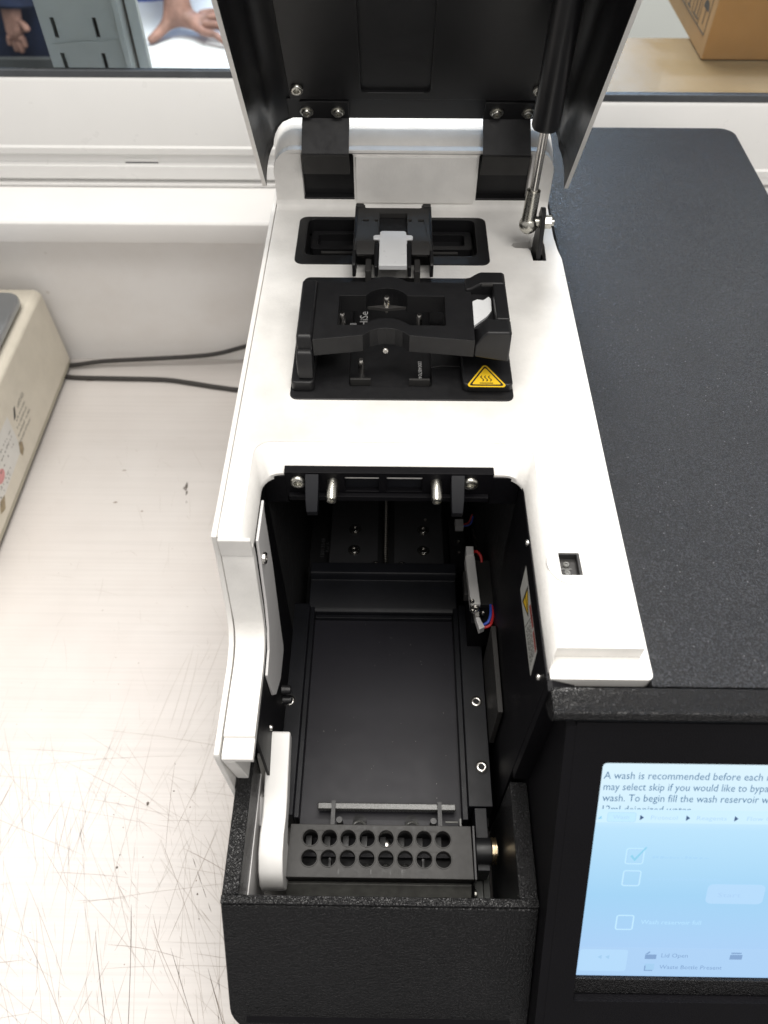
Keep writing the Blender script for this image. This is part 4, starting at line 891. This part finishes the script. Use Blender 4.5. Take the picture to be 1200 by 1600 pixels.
# strip holder with 16 holes
cx0 = -36.1; px = 8.94
def circ(cx, cy, r, n=18): return [(cx+r*math.cos(2*math.pi*i/n), cy+r*math.sin(2*math.pi*i/n)) for i in range(n)]
holes = [circ(cx0+px*i, yy, 3.55) for yy in (100.0, 91.0) for i in range(8)]
top = [(-45.9, 106.2), (40.0, 106.2), (40.3, 82.6), (-46.6, 82.6)]
sh_ = MB().prism(top, 'z', 113.8, 118, holes).build('strip_holder', 'grey_black', I, bevel=0.3)
for h in holes:
    c = (sum(p[0] for p in h)/len(h), sum(p[1] for p in h)/len(h))
    MB().lathe((c[0], c[1], 118.0), (0, 0, 1), [(4.25, -.05), (4.1, .28), (3.75, .3), (3.56, -.1)], 20, False).build('hole_rim', 'grey_black', sh_)
MB().prism([(82.7, 113.7), (84.4, 113.7), (85.2, 96.5), (104.6, 96.5), (104.8, 113.7), (106, 113.7), (106, 92), (86, 92), (84, 103), (83.4, 108)], 'x', -46.4, 40.1).build('holder_body', 'black_dull', sh_, bevel=0.3)
MB().prism([(84.0, 101.5), (84.0, 104.5), (82.6, 104.8), (78.2, 100.2), (77.6, 98.8), (77.6, 94), (84, 94)], 'x', -47.6, 40.4).build('front_bar', 'worn_grey', sh_, bevel=0.4)
MB().prism([(82.4, 118), (106.4, 118), (106.4, 94), (77.8, 94), (77.8, 100), (82.4, 106)], 'x', 40.5, 41.8).build('end_plate', 'black_plastic', sh_, bevel=0.3)
tm = text('P  R  I  M  E  R', 'moulded_word', 'ink', sh_, (-22.5, 84.2, 118.06), (1, 0, 0), (0, 1, 0), 40, 2.1)
text('T  E  M  P  L  A  T  E', 'moulded_word', 'black_plastic', sh_, (-26, 104.1, 118.06), (1, 0, 0), (0, 1, 0), 46, 1.3)
# mechanism seen through the holes
for i in range(8):
    x = cx0+px*i
    MB().box(x-3, x-.2, 98, 103.4, 96.6, 107+random.uniform(-1, 2)).build('inner_rib', 'black_plastic', sh_)
    if i in (3, 4, 5): MB().lathe((x, 89.6, 99.5), (0, 0, 1), [(3.0, 0), (3.0, 3), (2.2, 4.6), (.1, 5)], 16).build('spring_cup', 'acrylic', sh_)
    elif i in (1, 6): MB().box(x-.6, x+.5, 88, 94, 96.6, 106).build('inner_rib', 'black_plastic', sh_)
MB().lathe((cx0+px*4, 100.4, 104), (0, 0, 1), [(2.3, 0), (2.3, 3), (1.4, 3.4), (.1, 3.4)], 16).build('ball_plunger', 'steel', sh_)
# clear bar assembly behind the holder
ab = MB().box(-34.6, 34.2, 116.4, 119.6, 103.5, 107.5).build('cross_bar', 'acrylic', I, bevel=0.5)
MB().box(-34.6, 34.2, 107.2, 109.4, 103.5, 106.4).build('lower_bar', 'acrylic', ab, bevel=0.4)
MB().box(-36.5, 36.5, 107, 116, 93, 99).build('bar_base', 'black_plastic', ab)
for x in (-26.6, 26.0):
    MB().box(x-1, x+1, 106.8, 120, 108.1, 109.2).build('bar_clip', 'black_plastic', ab); MB().cyl((x+3.3*(1 if x < 0 else -1), 110.3, 99), (x+3.3*(1 if x < 0 else -1), 110.3, 111), 1.9, 1.5, 14).build('post', 'black_plastic', ab)
for x in (-13.6, 12.3):
    mb = MB().tube([(x-3.4, 106.6, 107)]+[(x+3.4*math.cos(t), 106.8+3.6*math.sin(t), 108) for t in [math.pi*(1-i/10) for i in range(11)]]+[(x+3.4, 106.6, 107)], .75, 8); mb.build('finger_loop', 'acrylic', ab)
    MB().cyl((x, 112.5, 99), (x, 112.5, 101), 3.4, None, 18).build('spring_seat', 'black_dull', ab)
MB().box(35.8, 36.7, 109, 113, 103, 106).build('bright_clip', 'worn_grey', ab); MB().cyl((29, 111.6, 104.5), (35, 111.6, 104.5), .5, None, 10).build('bright_rod', 'worn_grey', ab)

# knob and shaft to the right of the holder
kn = MB().lathe((42.0, 96.6, 112), (1, 0, 0), [(5.6, 0), (5.8, .6), (5.8, 7.4), (5.2, 7.6)], 26).build('pivot_barrel', 'black_plastic', I, bevel=0.2)
MB().lathe((49.7, 96.6, 112), (1, 0, 0), [(3, -.1), (6.1, 0), (6.1, 1.0), (5.5, 1.1), (5.5, 1.5), (6.0, 1.6), (6.0, 2.2), (2.0, 2.3)], 28).build('washer', 'brass', kn)
MB().lathe((51.9, 96.6, 112), (1, 0, 0), [(2.4, 0), (2.2, .9), (.1, 1.0)], 16).build('shaft_end', 'zinc', kn)
MB().box(42.6, 47.6, 72.6, 92, 66, 88).build('foot_bracket', 'bracket_grey', kn, bevel=0.3); MB().box(48.1, 51.4, 72.6, 92, 66, 85).build('foot_bracket', 'bracket_grey', kn, bevel=0.3)
screw('small', (42.0, 80.2, 98), (1, 0, 0), kn); MB().lathe((41.9, 80.4, 97.6), (1, 0, 0), [(2.7, 0), (2.6, 1.0), (1.5, 1.5), (.1, 1.6)], 18).build('rivet', 'zinc', kn)

# white lever at the left of the holder
lt = [(140, 148), (137.5, 148.2), (124, 143), (112, 138.2), (104, 136.8), (96, 138.4), (88, 136.6), (81.5, 131), (77.5, 123), (77, 116), (78.5, 110), (83, 107), (88, 106)]
lb = [(140.5, 141), (126, 134), (114, 128), (104, 126), (97, 122)]
le = MB().prism(lt+[(97, 112)]+lb[::-1], 'x', -57.2, -46.2).build('lever_arm', 'white_smooth', I, bevel=1.0, seg=3, smooth=40)
MB().lathe((-62.5+2, 116, 116), (0, -.5, .8), [(4.6, -8), (4.8, -2), (7.2, 3), (7.4, 11), (6.6, 13)], 22).build('lever_boss', 'white_sheet', le)
sp_ = MB().box(-60.3, -47, 71, 117, 84, 86).build('side_tray', 'grey_sheet', I, bevel=0.3)
MB().prism([(117.2, 84), (119, 84), (128.5, 150), (126.5, 150)], 'x', -60.2, -55).build('tray_upstand', 'grey_sheet', sp_, bevel=0.2)
MB().box(-60.35, -59.9, 69, 125, 84, 134).build('tray_side', 'white_sheet', sp_)
screw('small', (-57.6, 122.0, 126), (0, -1, .3), sp_)

# sensor board at the right with plugs and wires
sb = MB().prism([(47.3, 214.5)]+arc(58.4, 216, 1.6, 270, 360, 3)+[(60.2, 243), (47.3, 243.5)], 'z', 138, 141.5).build('sensor_board', 'grey_black', I, bevel=0.3)
for ob in (sb,): pass
MB().prism([(42.0, 243.0), (47.2, 243.0), (48.6, 212), (43.6, 212)], 'z', 138.5, 146).build('white_block', 'white_smooth', sb, bevel=0.3)
MB().box(42.6, 46.8, 243.1, 249, 139.5, 147).build('plug', 'white_smooth', sb, bevel=0.3)
MB().prism([(45.0, 211.6), (47.8, 211.6), (47.8, 206), (45.6, 206)], 'z', 138.5, 144).build('plug', 'grey_sheet', sb, bevel=0.3)
MB().prism([(45.8, 205.8), (47.9, 206), (50.4, 200), (47.4, 198.5)], 'z', 138, 143).build('plug', 'white_sheet', sb, bevel=0.3)
MB().box(40.9, 43.9, 221, 236.5, 134, 141).build('sensor_body', 'grey_black', sb, bevel=0.4); MB().box(42.6, 44.2, 237, 241.5, 139, 143).build('pin_header', 'brass', sb)
for y in (208.5, 214.5): screw('small', (44.3, y-1, 146), (-.2, 0, 1), sb)
screw('cap', (45.6, 210.4, 143.6), (0, 0, 1), sb); screw('small', (50, 209, 141), (0, 0, 1), sb)
MB().tube(spline([(46.6, 247.5, 143.4), (49, 247.2, 144.2), (51, 244.6, 143.5), (51.6, 242, 141.4)]), .8, 8).build('wire', 'wire_red', sb)
MB().tube(spline([(49.5, 202, 141), (52.5, 203.5, 142.5), (54, 208, 143), (54.6, 214.5, 141)]), .75, 8).build('wire', 'wire_blue', sb); MB().tube(spline([(49.8, 200.5, 141), (53.6, 202, 142), (55.2, 207.5, 142.6), (55.6, 214, 141)]), .75, 8).build('wire', 'wire_red', sb)
MB().tube(spline([(54, 205, 139), (57, 207, 141), (58, 212, 141)]), .5, 8).build('wire', 'paper', sb)
MB().box(44, 60, 205, 243, 112, 138).build('sensor_bracket', 'black_bezel', sb)

# warning label on the right bay wall
wl = MB(); xw = 55.62
def wq(mb, pts, dx): mb.add([(xw-dx, y, z) for y, z in pts], [tuple(range(len(pts)))])
wq(wl, [(134, 222), (174.6, 221), (175.2, 238.5), (135.6, 239.4)], .02); wlo = wl.build('warning_label', 'label_white', I, recalc=False)
mb = MB(); wq(mb, [(167.8, 222.6), (155, 231.2), (166.2, 237.6)], .05); mb.build('label_triangle', 'ink', wlo, recalc=False)
mb = MB(); wq(mb, [(166, 225), (157, 231), (165, 235.6)], .08); mb.build('label_triangle_field', 'yellow', wlo, recalc=False)
mb = MB(); wq(mb, [(166.4, 230), (166.8, 231), (158.5, 231.6), (158.5, 230.6)], .10); mb.build('label_symbol', 'ink', wlo, recalc=False)
mb = MB(); wq(mb, [(136.8, 236), (145.6, 235.8), (145.6, 238.6), (137.2, 238.8)], .05); wq(mb, [(147, 235.7), (158, 235.2), (157, 238.4), (147, 238.6)], .05); mb.build('label_red_field', 'red', wlo, recalc=False)
mb = MB()
for k, zz in enumerate((224.2, 226.4, 228.6, 230.8, 233.2)):
    y = 137.5
    while y < 153-k*.3:
        l = random.uniform(.6, 2.4); wq(mb, [(y, zz), (y+l, zz), (y+l, zz+random.uniform(.7, 1.2)), (y, zz+1.0)], .05); y += l+.5
mb.build('label_print', 'ink', wlo, recalc=False)
mb = MB(); wq(mb, [(155.5, 222), (155.9, 222), (151.8, 239), (151.4, 239)], .05); mb.build('label_rule', 'ink', wlo, recalc=False)
screw('small', (55.6, 126, 238), (-1, 0, 0), bay)
screw('small', (55.6, 180, 247.5), (-1, 0, 0), bay)

for k in KIT.values(): bpy.data.objects.remove(k)
